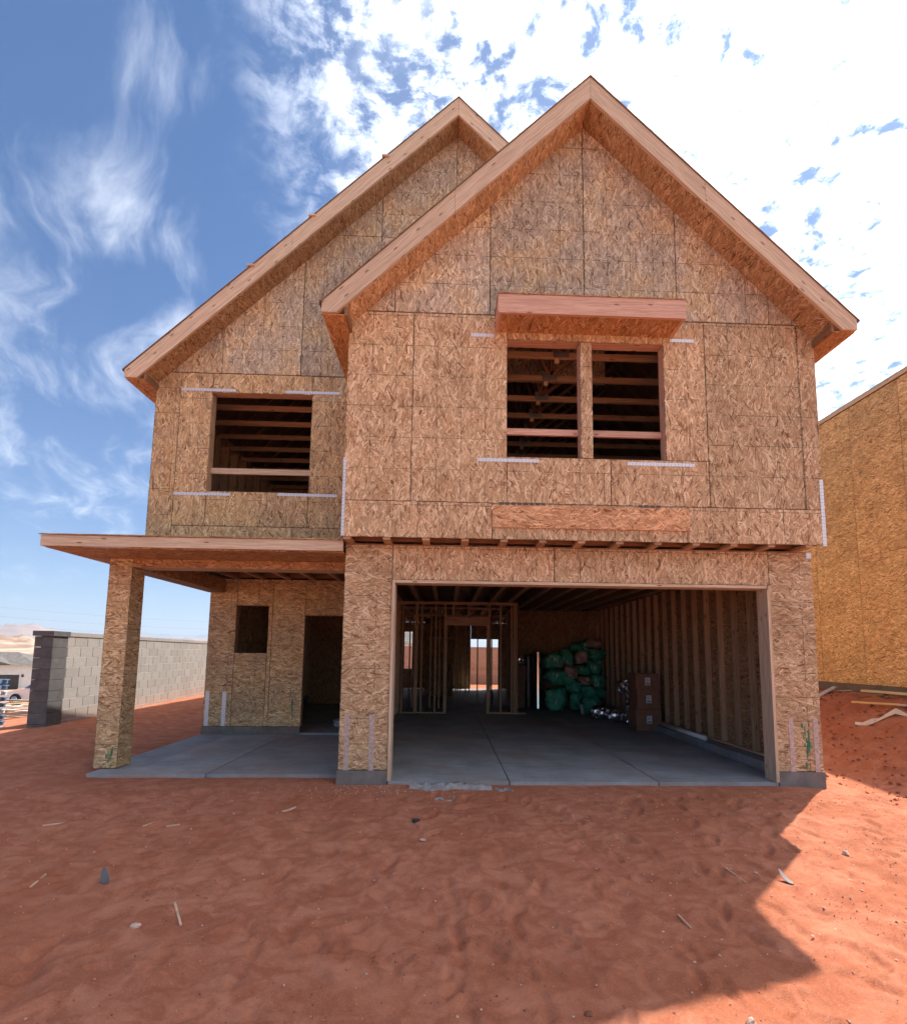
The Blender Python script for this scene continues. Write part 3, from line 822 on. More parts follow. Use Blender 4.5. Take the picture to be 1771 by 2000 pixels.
ft = lambda x: AZ - .05 - SL * abs(x - AX)
mt = lambda x: BZ - .05 - SL * abs(x - BX)
for k in range(2):
    y = .28 + k * .585
    g = truss('roof_truss', .03, 6.03, y, [(2.85 - .04 * k, (1.9, 2.85, 3.7, 4.6))], ft)
    beam('top_chord', (-.2, y + .019, ft(-.2)), (AX, y + .019, ft(AX)), .038, .14, M_DARKW, g, (0, 1, 0))  # dark lumber colour stands for shade under the roof
    beam('top_chord', (AX, y + .019, ft(AX)), (6.28, y + .019, ft(6.28)), .038, .14, M_DARKW, g, (0, 1, 0))
for k in range(13):
    y = 1.46 + k * .585
    g = truss('roof_truss', -3.25, 6.03, y, [(2.80, (1.9, 2.8, 3.7, 4.6)), (-.6, (-1.5, -.6, .4))], mt)
    beam('top_chord', (-3.45, y + .019, mt(-3.45)), (BX, y + .019, mt(BX)), .038, .14, M_DARKW, g, (0, 1, 0))  # top chords darkened likewise to stand for attic shade
    beam('top_chord', (BX, y + .019, mt(BX)), (6.2, y + .019, mt(6.2)), .038, .14, M_DARKW, g, (0, 1, 0))
up = part('upper_partition')
for x in np.arange(-3.0, 6.0, .4064):
    box('stud', float(x), float(x) + .038, 6.2, 6.29, 3.25, 5.62, M_STUD, up)
box('top_plate', -3.25, 6.03, 6.2, 6.29, 5.625, 5.69, M_STUD, up)
for y in np.arange(1.6, 6.1, .4064):
    box('stud', -.05, .04, float(y), float(y) + .038, 3.25, 5.62, M_STUD, up)
box('osb_sheet', -3.25, 6.03, 9.0, 9.014, 3.25, 5.69, M_OSBSHADE, up)


# --- galvanised straps, spray paint
def vstrap(x, y, z0, z1, mat=M_STRAP, w_=.05, bulge=0.0, parent=None):
    return box('metal_strap', x - w_ / 2, x + w_ / 2, y - .0045, y - .0015, z0, z1, mat, parent)


def hstrap(x0, x1, y, z, parent):
    return box('metal_strap', x0, x1, y - .0045, y - .0015, z - .022, z + .022, M_STRAP, parent)


for x0, x1, z in ((1.557, 1.85, 5.628), (4.137, 4.462, 5.64), (1.651, 2.423, 3.972), (3.548, 4.408, 3.966)): hstrap(x0, x1, UY, z, gb)
for x0, x1, z in ((-2.897, -2.06, 5.63), (-1.289, -.441, 5.63), (-2.907, -2.05, 3.95), (-1.336, -.427, 3.965)): hstrap(x0, x1, RY, z, rg)
box('metal_strap', -.0045, -.0015, UY + .002, UY + .03, 2.97, 3.96, M_STRAP, gb)
vstrap(.012, UY, 2.97, 3.96, w_=.035, parent=gb)
vstrap(6.040, UY, 2.955, 3.815, w_=.05, parent=gb)
box('metal_strap', 5.99, 6.055, -.006, -.002, 2.85, 2.925, M_STRAP, gw)
for x in (.10, .40): vstrap(x, 0, .06, .80, M_STRAPR, .062, parent=gw)
for x in (5.665, 5.985): vstrap(x, 0, .10, .79, M_STRAPR, .062, parent=gw)
for x in (-3.22, -2.905): vstrap(x, EY, .147, .79, M_STRAP, .075, parent=ew)


def paint(parent, x, y, z, w_, h_, seed):
    r = random.Random(seed)
    for k in range(16):
        cx = x + r.gauss(0, .28) * w_; a = r.uniform(.05, .14) * w_; b = r.uniform(.06, .26) * h_; cz_ = z + r.gauss(0, .22) * h_
        n = 10
        pts = []
        for i in range(n):
            th = 2 * math.pi * i / n; q = r.uniform(.5, 1.2)
            pts.append((cx + a * q * math.cos(th), y - .0022 - .0002 * k, cz_ + b * q * math.sin(th)))
        mesh('paint_mark', pts, [tuple(range(n))], M_PAINT, parent)


paint(po, -3.09, .588, .17, .07, .22, 1)
paint(gw, 5.855, -.002, .50, .10, .40, 2)
paint(ew, -1.62, EY, .55, .05, .45, 3)
paint(ew, -2.83, EY, .55, .03, .2, 4)

# ------------------------------------------------------------------ things stored in the garage
def bag_material(name, col, pr):
    m, t, bs = material(name)
    oc = t.add('ShaderNodeTexCoord').outputs['Object']
    oi = t.add('ShaderNodeObjectInfo').outputs['Random']
    p = t.vm('ADD', oc, t.add('ShaderNodeCombineXYZ', {0: t.math('MULTIPLY', oi, 21), 2: t.math('MULTIPLY', oi, 9)}).outputs[0])
    n = t.noise(p, 7, 4, 0.6)
    c = t.mix(t.ss(n, 0.3, 0.7), tuple(x * .7 for x in col), tuple(x * 1.3 for x in col))
    pn = t.noise(t.vm('MULTIPLY', p, (16, 16, 7)), 1.0, 2, 0.5)
    zone = t.ss(t.noise(p, 3.2, 2, 0.5), 0.52, 0.60)
    c = t.mix(t.math('MULTIPLY', t.math('MULTIPLY', t.ss(pn, 0.54, 0.60), zone), 0.8), c, pr)
    t.put(bs.inputs['Base Color'], c); bs.inputs['Roughness'].default_value = 0.38
    bs.inputs['Specular IOR Level'].default_value = 0.5
    wr = t.noise(t.vm('MULTIPLY', p, (14, 14, 4)), 1.0, 4, 0.65, 1.2)
    t.put(bs.inputs['Normal'], t.add('ShaderNodeBump', {'Strength': 0.7, 'Distance': 0.03, 'Height': wr}))
    return m


M_BAG = bag_material('green_plastic_wrap', (.045, .37, .23), (.58, .72, .64))
M_BAGP = bag_material('pink_batt', (.50, .34, .30), (.62, .50, .46))
M_FOIL = plain('silver_foil', (.78, .79, .80), 0.16, 1.0, 0.1, 30, bump=0.4)
M_PIPE = plain('polished_metal', (.72, .72, .70), 0.14, 1.0, 0.05, 4)
M_CARD = plain('cardboard', (.27, .135, .08), 0.85, var=0.12, scale=9)
M_CARDSHADE = plain('shaded_cardboard', (.20, .115, .075), 0.85, var=0.15, scale=9)  # brown cardboard toned down, the shade they stand in is in the colour
M_TAPE = plain('packing_tape', (.36, .25, .16), 0.35)
M_LABEL = plain('paper_label', (.72, .74, .76), 0.6, var=0.05)
M_INK = plain('printed_ink', (.04, .04, .045), 0.6)
M_PVC = plain('white_pvc', (.78, .79, .78), 0.35, var=0.04)
M_WHITE = plain('white_paint', (.74, .73, .71), 0.6, var=0.06)
M_PLASTIC = plain('clear_film', (.55, .56, .62), 0.3, var=0.3, scale=20, bump=0.8)


def blob(name, c, r, mat, seed, knot=False, parent=None):
    bm = bmesh.new(); bmesh.ops.create_uvsphere(bm, u_segments=36, v_segments=22, radius=1.0)
    q = random.Random(seed); ph = [q.uniform(0, 6.28) for _ in range(8)]
    for v in bm.verts:
        d_ = v.co.normalized()
        f = 1 + .09 * math.sin(3.1 * d_.x + ph[0] + 2 * d_.z) + .07 * math.sin(4.3 * d_.y + ph[1]) + .06 * math.sin(6.5 * d_.z + ph[2] + 3 * d_.x) + .03 * math.sin(11 * d_.x + ph[3]) * math.sin(9 * d_.z + ph[4])
        f *= 1.0 / max(abs(d_.x), abs(d_.y), abs(d_.z)) ** .34 * (1 + .035 * math.sin(9 * math.atan2(d_.z, d_.x) + ph[5]) * (1 - abs(d_.y)) + .03 * math.sin(17 * d_.x + ph[6] + 6 * d_.z))
        co_ = d_ * f
        if knot and d_.z > .72:
            k = (d_.z - .72) / .28; co_.x *= 1 - .8 * k; co_.y *= 1 - .8 * k; co_.z += .38 * k
        if d_.z < -.8: co_.z = max(co_.z, -.92)
        v.co = Vector((co_.x * r[0], co_.y * r[1], co_.z * r[2]))
    me = bpy.data.meshes.new(name); bm.to_mesh(me); bm.free()
    for p in me.polygons: p.use_smooth = True
    me.materials.append(mat)
    o = bpy.data.objects.new(name, me); o.location = c
    o.rotation_euler = (0, 0, q.uniform(-.4, .4))
    return link(o, parent)


BAGS = [(4.37, 1.38, .25, .22, 0, 'green insulation bag at the left end of the upper row, beside the shiny standing pipe'),
        (4.78, 1.50, .19, .25, 0, 'tall green insulation bag between the upper left bag and the upright pink batt'),
        (5.04, 1.79, .12, .13, 0, 'small green insulation bag, left one of the two small ones on top of the heap'),
        (5.30, 1.81, .12, .12, 0, 'small green insulation bag on top of the heap, just left of the tan batt'),
        (5.59, 1.90, .17, .13, 1, 'tan insulation batt lying topmost on the heap by the stud wall'),
        (5.57, 1.59, .21, .16, 0, 'wide green insulation bag right under the topmost tan batt'),
        (5.18, 1.49, .16, .19, 1, 'upright pink insulation batt, upper one of the three in the heap'),
        (4.89, 1.07, .20, .20, 1, 'largest pink insulation batt in the middle of the heap'),
        (5.23, 1.14, .16, .16, 0, 'green insulation bag right of the largest pink batt'),
        (5.59, 1.23, .19, .22, 0, 'tall green insulation bag against the stud wall, third from the top'),
        (5.25, .83, .15, .13, 1, 'smallest pink insulation batt, lowest one of the pink ones in the heap'),
        (5.62, .83, .19, .19, 0, 'green insulation bag against the stud wall, right of the smallest pink batt'),
        (4.44, .93, .27, .22, 0, 'wide green insulation bag in the middle of the left column of the heap'),
        (4.70, .83, .18, .15, 0, 'green insulation bag wedged under the largest pink batt'),
        (4.94, .67, .22, .18, 0, 'green insulation bag with pale print below and left of the smallest pink batt'),
        (5.31, .51, .16, .19, 0, 'green insulation bag directly under the smallest pink batt'),
        (5.70, .50, .15, .15, 0, 'lowest green insulation bag against the stud wall'),
        (4.43, .34, .28, .33, 0, 'largest green insulation bag, standing on the floor beside the shiny pipe'),
        (4.99, .26, .19, .25, 0, 'green insulation bag on the floor right of the largest bag')]
for i, (x, z, rx, rz, kind, lab) in enumerate(BAGS):
    o = blob('insulation_batt' if kind else 'insulation_bag', (x, 8.0 + R.uniform(-.05, .12) - (.12 if z < .6 else 0), z), (rx * 1.06, .30, rz * 1.03), M_BAGP if kind else M_BAG, i)
    tag(o, lab, 'insulation bag', 'insulation heaped in the garage corner')
o = blob('insulation_bag', (5.16, 6.85, .235), (.22, .22, .245), M_BAG, 40, knot=True)
tag(o, 'knotted green insulation bag standing alone on the floor in front of the heap', 'insulation bag', 'insulation heaped in the garage corner')
o = blob('plastic_wrap', (4.93, 7.0, .12), (.05, .05, .14), M_PLASTIC, 41); tag(o, 'crumpled clear plastic wrap beside the knotted green bag', 'plastic wrap')

o = tube('metal_pipe', [(3.97, 8.25, .004), (3.97, 8.25, .03), (3.97, 8.25, 1.62), (3.97, 8.25, 1.66)], .16, M_PIPE, seg=40, radii=[.165, .16, .16, .168])
tag(o, 'shiny tall metal pipe standing upright beside the green bags', 'pipe')
o = tube('metal_pipe', [(3.72, 8.45, .004), (3.72, 8.45, .03), (3.72, 8.45, 1.50), (3.72, 8.45, 1.54)], .13, plain('dark_pipe', (.05, .05, .055), .3, .6), seg=32)
tag(o, 'dark pipe standing behind the shiny pipe', 'pipe')


def carton(name, x0, x1, y0, y1, z0, z1, mat, label, cat='box', group=None, lab=True):
    c = empty(name, loc=((x0 + x1) / 2, (y0 + y1) / 2, z0), label=label, cat=cat, group=group)
    ox, oy, oz = c.location
    def b(n, a0, a1, b0, b1, c0, c1, m): return box(n, a0 - ox, a1 - ox, b0 - oy, b1 - oy, c0 - oz, c1 - oz, m, c)
    b('carton_body', x0, x1, y0, y1, z0, z1, mat)
    xm = (x0 + x1) / 2
    b('tape', xm - .03, xm + .03, y0 + .0, y1, z1 + .0005, z1 + .0015, M_TAPE)
    b('flap', x0 + .001, xm - .004, y0 + .001, y1 - .001, z1 + .0018, z1 + .005, mat)
    b('flap', xm + .004, x1 - .001, y0 + .001, y1 - .001, z1 + .0018, z1 + .005, mat)
    if lab:
        lx = x0 + (x1 - x0) * .52; lz = z0 + (z1 - z0) * .50
        l = b('shipping_label', lx - .055, lx + .055, y0 - .002, y0 - .001, lz - .075, lz + .085, M_LABEL)
        def s(n, a0, a1, c0, c1):
            q = box(n, a0 - ox, a1 - ox, y0 - .003 - oy, y0 - .0022 - oy, c0 - oz, c1 - oz, M_INK, None); q.parent = l; q.location = Vector(q.location) - Vector(l.location); return q
        for k in range(4): s('printed_line', lx - .04, lx + .03 - .015 * (k % 2), lz + .055 - k * .018, lz + .060 - k * .018)
        for k in range(9): s('barcode_bar', lx - .04 + k * .009, lx - .036 + k * .009 + .002 * (k % 3), lz - .06, lz - .025)
    return c


GB = 'cardboard boxes stacked by the stud wall'
carton('cardboard_box', 5.30, 5.835, 4.2, 4.68, .002, .437, M_CARD, 'largest cardboard box, at the bottom of the stack by the stud wall', group=GB)
carton('cardboard_box', 5.335, 5.815, 4.22, 4.68, .443, .845, M_CARD, 'middle cardboard box of the stack by the stud wall', group=GB)
carton('cardboard_box', 5.32, 5.805, 4.23, 4.66, .851, 1.18, M_CARD, 'top cardboard box of the stack by the stud wall', group=GB)
GD = 'dark cartons behind the framed partition'
for k, (z0, z1, nm) in enumerate(((.0, .42, 'lowest'), (.426, .83, 'middle'), (.836, 1.24, 'topmost'))):
    carton('shaded_carton', 3.24, 3.58 + .02 * k, 8.2, 8.7, z0 + .021 * (k == 0), z1, M_CARDSHADE, nm + ' shaded brown carton stacked left of the shiny standing pipe', group=GD, lab=False)


def flex(name, pts, r, label):
    P_ = []
    n = len(pts) - 1
    for i in range(n):
        a = [Vector(pts[max(i - 1, 0)]), Vector(pts[i]), Vector(pts[i + 1]), Vector(pts[min(i + 2, n)])]
        for k in range(34):
            u = k / 34
            P_.append(.5 * ((2 * a[1]) + (-a[0] + a[2]) * u + (2 * a[0] - 5 * a[1] + 4 * a[2] - a[3]) * u * u + (-a[0] + 3 * a[1] - 3 * a[2] + a[3]) * u ** 3))
    rad_ = [r * (1 + (.16 if i % 2 else -.12) + R.uniform(-.09, .09)) for i in range(len(P_))]
    P_ = [p + Vector((R.uniform(-1, 1), R.uniform(-1, 1), R.uniform(-1, 1))) * r * .10 for p in P_]
    o = tube(name, P_, r, M_FOIL, seg=14, radii=rad_, loc=tuple(P_[0]))
    for p in o.data.polygons: p.use_smooth = False
    return tag(o, label, 'duct')


flex('flexible_duct', [(4.98, 6.1, .16), (5.2, 5.75, .15), (5.42, 5.35, .16), (5.60, 5.2, .3), (5.66, 5.3, .6), (5.62, 5.5, .86), (5.55, 5.75, .80)], .13,
     'crumpled silver flexible duct on the floor behind the cardboard boxes')
flex('flexible_duct', [(3.25, 8.1, 1.37), (3.4, 8.2, 1.42), (3.52, 8.35, 1.36), (3.5, 8.5, 1.36)], .10, 'piece of silver flexible duct on top of the shaded cartons')
o = tube('plastic_pipe', [(5.76, 4.0, .160), (5.76, 2.28, .160)], .04, M_PVC, seg=16); tag(o, 'white plastic pipe lying on the garage curb by the stud wall', 'pipe')
# stub-ups in the inner room
for k, (x, y, h) in enumerate(((2.55, 9.6, .55), (2.66, 9.62, .42), (2.76, 9.58, .62))):
    o = tube('water_line', [(x, y, .0), (x + .02, y, h * .5), (x + .06 - .05 * k, y + .02, h)], .014, M_INK, seg=8)
    tag(o, ('left', 'middle', 'right')[k] + ' dark water line rising from the slab beyond the framed doorway', 'pipe', 'water lines beyond the doorway')
o = blob('plastic_wrap', (-.75, 4.6, .07), (.35, .28, .09), M_PLASTIC, 51); tag(o, 'crumpled plastic sheet on the floor inside the entry door', 'plastic wrap')

# ------------------------------------------------------------------ block wall on the left
cdv = Vector((-.0949, .9955, 0)); cnv = Vector((.9955, .0949, 0))
O = Vector((-6.158, 4.005, 0))
bwall = empty('block_wall', loc=(O.x, O.y, 0), label='long grey concrete block wall with a pillar at its near end, left of the porch', cat='wall')
ang = math.atan2(cdv.y, cdv.x)
bwall.rotation_euler = (0, 0, ang)      # local x runs along the wall, local -y faces the house
core = box('mortar_core', -.66, 17.4, .014, .185, -.3, 1.80, plain('raked_joint_shade', (.17, .16, .15), .95), bwall)  # dark core colour holds the shade of the vertical joints
for k in range(11):
    zb = 1.806 - k * .2032
    box('mortar_bed', -.262, 8.74, .0025, .19, zb - .0055, zb + .0055, M_MORTAR, bwall)
b0 = None
BH = .2032
zt = 1.806
for k in range(10):
    z0 = zt - (k + 1) * BH
    s = -.27 if k % 2 == 0 else -.27 + (-.0)
    s = 0
    joints = [-.262] + [n * .4064 + (0 if k % 2 == 0 else .2032) for n in range(-1 if k % 2 else 0, 22)]
    joints = sorted(set(round(j, 4) for j in joints if j >= -.2625))
    for a, b in zip(joints[:-1], joints[1:]):
        L = b - a - .010
        dy = R.uniform(-.0015, .0015)
        if abs(L - .3964) < .001 and b0 is not None:
            c = copy_at(b0, (a + .007, dy, z0 + .0045))
        else:
            c = box('concrete_block', a + .007, b - .007, dy, .1945, z0 + .0045, z0 + .1985, M_BLOCK, bwall)
            if abs(L - .3964) < .001: b0 = c
box('wall_run', 8.74, 17.4, -.001, .195, -.3, zt, M_BLOCK, bwall)
x = -.30
while x < 17:
    box('cap_block', x + .003, min(x + .4034, 17.4), -.012, .21, zt + .004, zt + .085, M_BLOCK, bwall); x += .4064
p0 = None
for k in range(10):
    z0 = zt - (k + 1) * BH - .01
    if p0 is None: p0 = box('pilaster_block', -.69, -.268, -.03, .285, z0 + .003, z0 + .2002, M_PILSHADE, bwall)
    else: copy_at(p0, (-.69, -.03, z0 + .003))
box('pilaster_cap', -.72, -.24, -.05, .31, zt - .005, zt + .09, M_PILSHADE, bwall)

# wall across the back yard
M_BWALL = concrete_material('back_wall_block', (.44, .37, .345), 0.2, 8.0, 0.95)
o = empty('yard_wall', loc=(0, 21.0, 0), label='tan block wall across the back yard, seen through the house', cat='wall')
for k in range(10):
    box('block_course', -9, 14, 0, .2, -.14 + k * .2032, .06 + k * .2032, M_BWALL, o)
box('cap_course', -9, 14, -.02, .22, 1.893, 1.95, M_BWALL, o)

# ------------------------------------------------------------------ house on the next lot
nb = empty('neighbouring_house', loc=(10.3, 1.5, .6), label='neighbouring house with a tall bare strand board side wall, at the right edge', cat='house')
NO = nb.location


def nbox(n, x0, x1, y0, y1, z0, z1, m, al=None):
    return box(n, x0 - NO.x, x1 - NO.x, y0 - NO.y, y1 - NO.y, z0 - NO.z, z1 - NO.z, m, nb, al)


for i, y in enumerate(np.arange(1.73 - .0, 17, 1.216)):
    y = float(y)
    for z0, z1 in ((1.0, 3.74), (3.74, 6.48), (6.48, 7.19)):
        nbox('osb_sheet', 10.3 + R.uniform(-.001, .001), 10.316, y + .006, y + 1.210, z0 + .003, z1 - .003, M_OSBN, (0, 1, 0))
nbox('stem_wall', 10.31, 10.5, 1.73, 17.6, .2, .997, M_STEM)
nbox('eave_board', 10.272, 10.298, 1.65, 17.6, 7.205, 7.285, M_FIR)
nbox('osb_sheet', 10.318, 18.5, 1.716, 1.73, 1.0, 7.19, M_OSBN, (0, 0, 1))
nbox('osb_sheet', 10.318, 18.5, 17.6, 17.614, 1.0, 7.19, M_OSBN, (0, 0, 1))
nbox('osb_sheet', 18.5, 18.514, 1.72, 17.6, .4, 7.19, M_OSBN, (0, 0, 1))
q = nb.location
mesh('roof_deck', [(10.30 - q.x, 1.6 - q.y, 7.30 - q.z), (14.4 - q.x, 1.6 - q.y, 8.8 - q.z), (14.4 - q.x, 17.7 - q.y, 8.8 - q.z), (10.30 - q.x, 17.7 - q.y, 7.30 - q.z),
                   (10.30 - q.x, 1.6 - q.y, 7.32 - q.z), (14.4 - q.x, 1.6 - q.y, 8.82 - q.z), (14.4 - q.x, 17.7 - q.y, 8.82 - q.z), (10.30 - q.x, 17.7 - q.y, 7.32 - q.z)], BF, M_ROOF, nb)
mesh('roof_deck', [(14.4 - q.x, 1.6 - q.y, 8.8 - q.z), (18.55 - q.x, 1.6 - q.y, 7.30 - q.z), (18.55 - q.x, 17.7 - q.y, 7.30 - q.z), (14.4 - q.x, 17.7 - q.y, 8.8 - q.z),
                   (14.4 - q.x, 1.6 - q.y, 8.82 - q.z), (18.55 - q.x, 1.6 - q.y, 7.32 - q.z), (18.55 - q.x, 17.7 - q.y, 7.32 - q.z), (14.4 - q.x, 17.7 - q.y, 8.82 - q.z)], BF, M_ROOF, nb)


# ------------------------------------------------------------------ boards on the bank and litter on the sand
def lay(name, a, b, wd, ht, mat, label, cat, lift=0.0, group=None):
    za, zb = gz(*a) + lift, gz(*b) + lift
    o = beam(name, (a[0], a[1], za + ht / 2), (b[0], b[1], zb + ht / 2), wd, ht, mat)
    return tag(o, label, cat, group)


BO = 'scrap boards lying on the red bank'
lay('scrap_board', (9.15, 4.12), (10.1, 4.8), .09, .03, M_GREYW, 'grey scrap board slanting up the bank next to the garage corner', 'board', .03, BO)
lay('scrap_board', (9.98, 4.78), (10.2, 4.45), .06, .02, M_PALE, 'thin pale scrap board against the neighbouring foundation', 'board', .05, BO)
lay('scrap_board', (9.5, 4.3), (9.85, 3.25), .14, .035, M_DARKW, 'wide brown scrap board under the pale pointed plank', 'board', .03, BO)
lay('scrap_board', (9.85, 3.75), (9.95, 2.3), .12, .04, M_PALE, 'pale plank with its end over the brown scrap board', 'board', .10, BO)
lay('scrap_board', (9.02, 3.05), (9.22, 2.28), .05, .03, plain('yellow_stake', (.74, .52, .22), .7), 'bright yellow wooden stake lying on the red bank', 'stake', .03, BO)
lay('scrap_board', (9.24, 2.32), (9.40, 1.7), .07, .03, M_GREYW, 'grey scrap board at the right edge, end to end with the yellow stake', 'board', .02, BO)
pts = [(8.28, 2.13), (8.38, 2.1), (8.5, 2.04), (8.62, 2.03), (8.75, 2.0), (8.86, 1.97), (8.98, 1.9), (9.15, 1.7)]
vv = []; ff = []
for i, (x, y) in enumerate(pts):
    z = gz(x, y) + .03 + .02 * math.sin(i * 1.7)
    wv = .02 + .012 * (i % 3)
    vv += [(x - .02, y - .02, z - wv), (x + .02, y + .01, z + wv), (x + .03, y + .03, z + wv - .004), (x - .01, y, z - wv - .006)]
    if i:
        a = (i - 1) * 4; b = i * 4
        for k in range(4): ff.append((a + k, a + (k + 1) % 4, b + (k + 1) % 4, b + k))
ff += [(3, 2, 1, 0), tuple(range(len(vv) - 4, len(vv)))]
o = mesh('packing_strip', vv, ff, plain('kraft_strip', (.62, .44, .32), .8), None, (1, 0, 0)); tag(o, 'twisted pale paper strip lying on the red bank', 'paper strip')

M_CHIP = plain('wood_chip', (.60, .40, .27), 0.8, var=.2, scale=20)
M_DARKS = plain('dark_scrap', (.055, .055, .06), 0.55, var=.3)
M_STONE = plain('pale_stone', (.55, .38, .29), 0.9, var=.25, scale=18, bump=.4)
M_STONED = plain('red_stone', (.235, .095, .052), 0.9, var=.3, scale=18, bump=.4)
M_MUD = plain('grey_mortar', (.30, .275, .26), 0.9, var=.25, scale=14, bump=.6)
WS = 'wood splinters on the sand'
for a, b, w_, lab in (((-2.55, -1.15), (-2.32, -1.05), .022, 'wood splinter on the sand farthest left, nearest the porch slab corner'),
                      ((-.60, -2.45), (-.43, -2.69), .018, 'upright looking wood splinter on the sand right of the flat pale stone'),
                      ((-1.78, -2.27), (-1.80, -2.06), .016, 'thin wood splinter on the sand left of the curled dark scrap'),
                      ((-1.37, -1.18), (-1.26, -1.14), .018, 'short pale wood splinter on the sand before the porch, the right one of a pair'),
                      ((-1.59, -1.18), (-1.53, -1.08), .010, 'short thin wood splinter on the sand before the porch, the left one of a pair'),
                      ((3.62, -2.05), (3.68, -2.22), .012, 'thin splinter on the sand near the middle bend of the house shadow'),
                      ((2.95, -2.62), (2.97, -2.76), .010, 'thin pale splinter on the shaded sand right of the cart tracks')):
    lay('wood_splinter', a, b, w_ * .75, .010, M_CHIP, lab, 'splinter', .004, WS)


def stone(name, x, y, s, mat, seed, label=None, cat='stone', flat=.55, group=None):
    bm = bmesh.new(); bmesh.ops.create_icosphere(bm, subdivisions=2, radius=1.0); q = random.Random(seed)
    ph = [q.uniform(0, 6.3) for _ in range(4)]
    for v in bm.verts:
        d_ = v.co.normalized(); f = 1 + .2 * math.sin(3 * d_.x + ph[0]) + .15 * math.sin(4 * d_.y + ph[1]) + .12 * math.sin(5 * d_.z + ph[2])
        v.co = Vector((d_.x * f * s, d_.y * f * s * .75, d_.z * f * s * flat))
    me = bpy.data.meshes.new(name); bm.to_mesh(me); bm.free(); me.materials.append(mat)
    o = bpy.data.objects.new(name, me); o.location = (x, y, gz(x, y) + s * flat * .45); o.rotation_euler = (0, 0, q.uniform(0, 3)); link(o)
    return tag(o, label, cat, group) if label else o


stone('flat_stone', -.70, -2.735, .036, M_STONE, 1, 'flat pale stone on the sand left of the upright splinter', flat=.25)
stone('flat_stone', 1.118, -1.52, .034, M_STONE, 2, 'flat pinkish stone on the sand below the dark lump', flat=.2)
stone('round_stone', 2.84, -3.63, .026, M_STONE, 3, 'round pale stone on the shadow edge at the bottom right', flat=.7)
stone('angular_stone', 4.90, -1.72, .035, M_STONE, 4, 'small pale angular stone on the sunlit sand', flat=.6)
stone('dark_lump', 1.018, -1.10, .045, M_DARKS, 5, 'small dark lump on the sand in front of the garage', 'lump', .5)
stone('round_stone', 2.05, -3.55, .02, M_STONED, 6, 'small reddish stone left of the round pale stone', flat=.7)


def spill(name, x0, x1, y, w_, label, seed, hh):
    q = random.Random(seed); n = 26; m_ = 7; v = []; f = []
    for i in range(n):
        u = i / (n - 1); x = x0 + (x1 - x0) * u; ww = w_ * (.35 + .65 * math.sin(math.pi * min(max(u, .04), .96)) ** .6) * q.uniform(.6, 1.2)
        yc = y + .03 * math.sin(u * 9 + seed)
        for j in range(m_):
            s_ = j / (m_ - 1) * 2 - 1
            h = hh * (1 - abs(s_) ** 3) * q.uniform(.45, 1.15)
            v.append((x + q.uniform(-.01, .01), yc + s_ * ww, gz(x, yc) - .012 + h))
    for i in range(n - 1):
        for j in range(m_ - 1):
            a = i * m_ + j; f.append((a, a + m_, a + m_ + 1, a + 1))
    o = mesh(name, v, f, M_MUD, None, (1, 0, 0), smooth=True)
    return tag(o, label, 'concrete')


spill('concrete_spill', .88, 1.86, -.14, .075, 'ragged strip of spilled grey concrete on the sand at the garage slab edge', 2, .075)
spill('concrete_spill', 1.19, 1.42, -.46, .035, 'small crumb of spilled grey concrete in front of the long spill', 5, .03)
spill('concrete_spill', 1.9, 2.12, -.18, .05, 'thin patch of spilled concrete right of the long spill', 8, .03)


def curl(name, x, y, s, mat, label, ang_, lift=.09):
    v = []; n = 7
    for i in range(n):
        u = i / (n - 1)
        h = lift * u ** 2.2; wv = s * (.42 * math.sin(math.pi * (.12 + .8 * u)) + .05)
        cx = s * (u - .5)
        for a in (-1, 1):
            X = cx * math.cos(ang_) - a * wv * .5 * math.sin(ang_); Y = cx * math.sin(ang_) + a * wv * .5 * math.cos(ang_)
            v.append((x + X, y + Y, gz(x, y) + .008 + h)); v.append((x + X, y + Y, gz(x, y) + .003 + h))
    f = []
    for i in range(n - 1):
        a = i * 4; b = a + 4
        f += [(a, b, b + 2, a + 2), (a + 1, a + 3, b + 3, b + 1), (a, a + 1, b + 1, b), (a + 2, b + 2, b + 3, a + 3)]
    f += [(0, 2, 3, 1), (4 * n - 4, 4 * n - 3, 4 * n - 1, 4 * n - 2)]
    o = mesh(name, v, f, mat, None, (1, 0, 0)); return tag(o, label, 'scrap')


curl('felt_scrap', -1.29, -2.15, .12, plain('grey_felt', (.11, .11, .115), .7), 'curled dark grey scrap on the sand at the left', 2.3, .08)
curl('felt_scrap', 4.02, -2.2, .11, plain('bent_shingle', (.26, .23, .21), .8), 'curled grey scrap on the sand at the bend of the house shadow', 2.0, .07)
curl('wood_chip', -.32, -.80, .14, M_CHIP, 'flat wood chip on the sand in front of the porch slab', .4, .03)

# loose gravel and crumbs
pv = []; pf = []
oct_ = [(1, 0, 0), (-1, 0, 0), (0, 1, 0), (0, -1, 0), (0, 0, 1), (0, 0, -1)]
of = [(0, 2, 4), (2, 1, 4), (1, 3, 4), (3, 0, 4), (2, 0, 5), (1, 2, 5), (3, 1, 5), (0, 3, 5)]


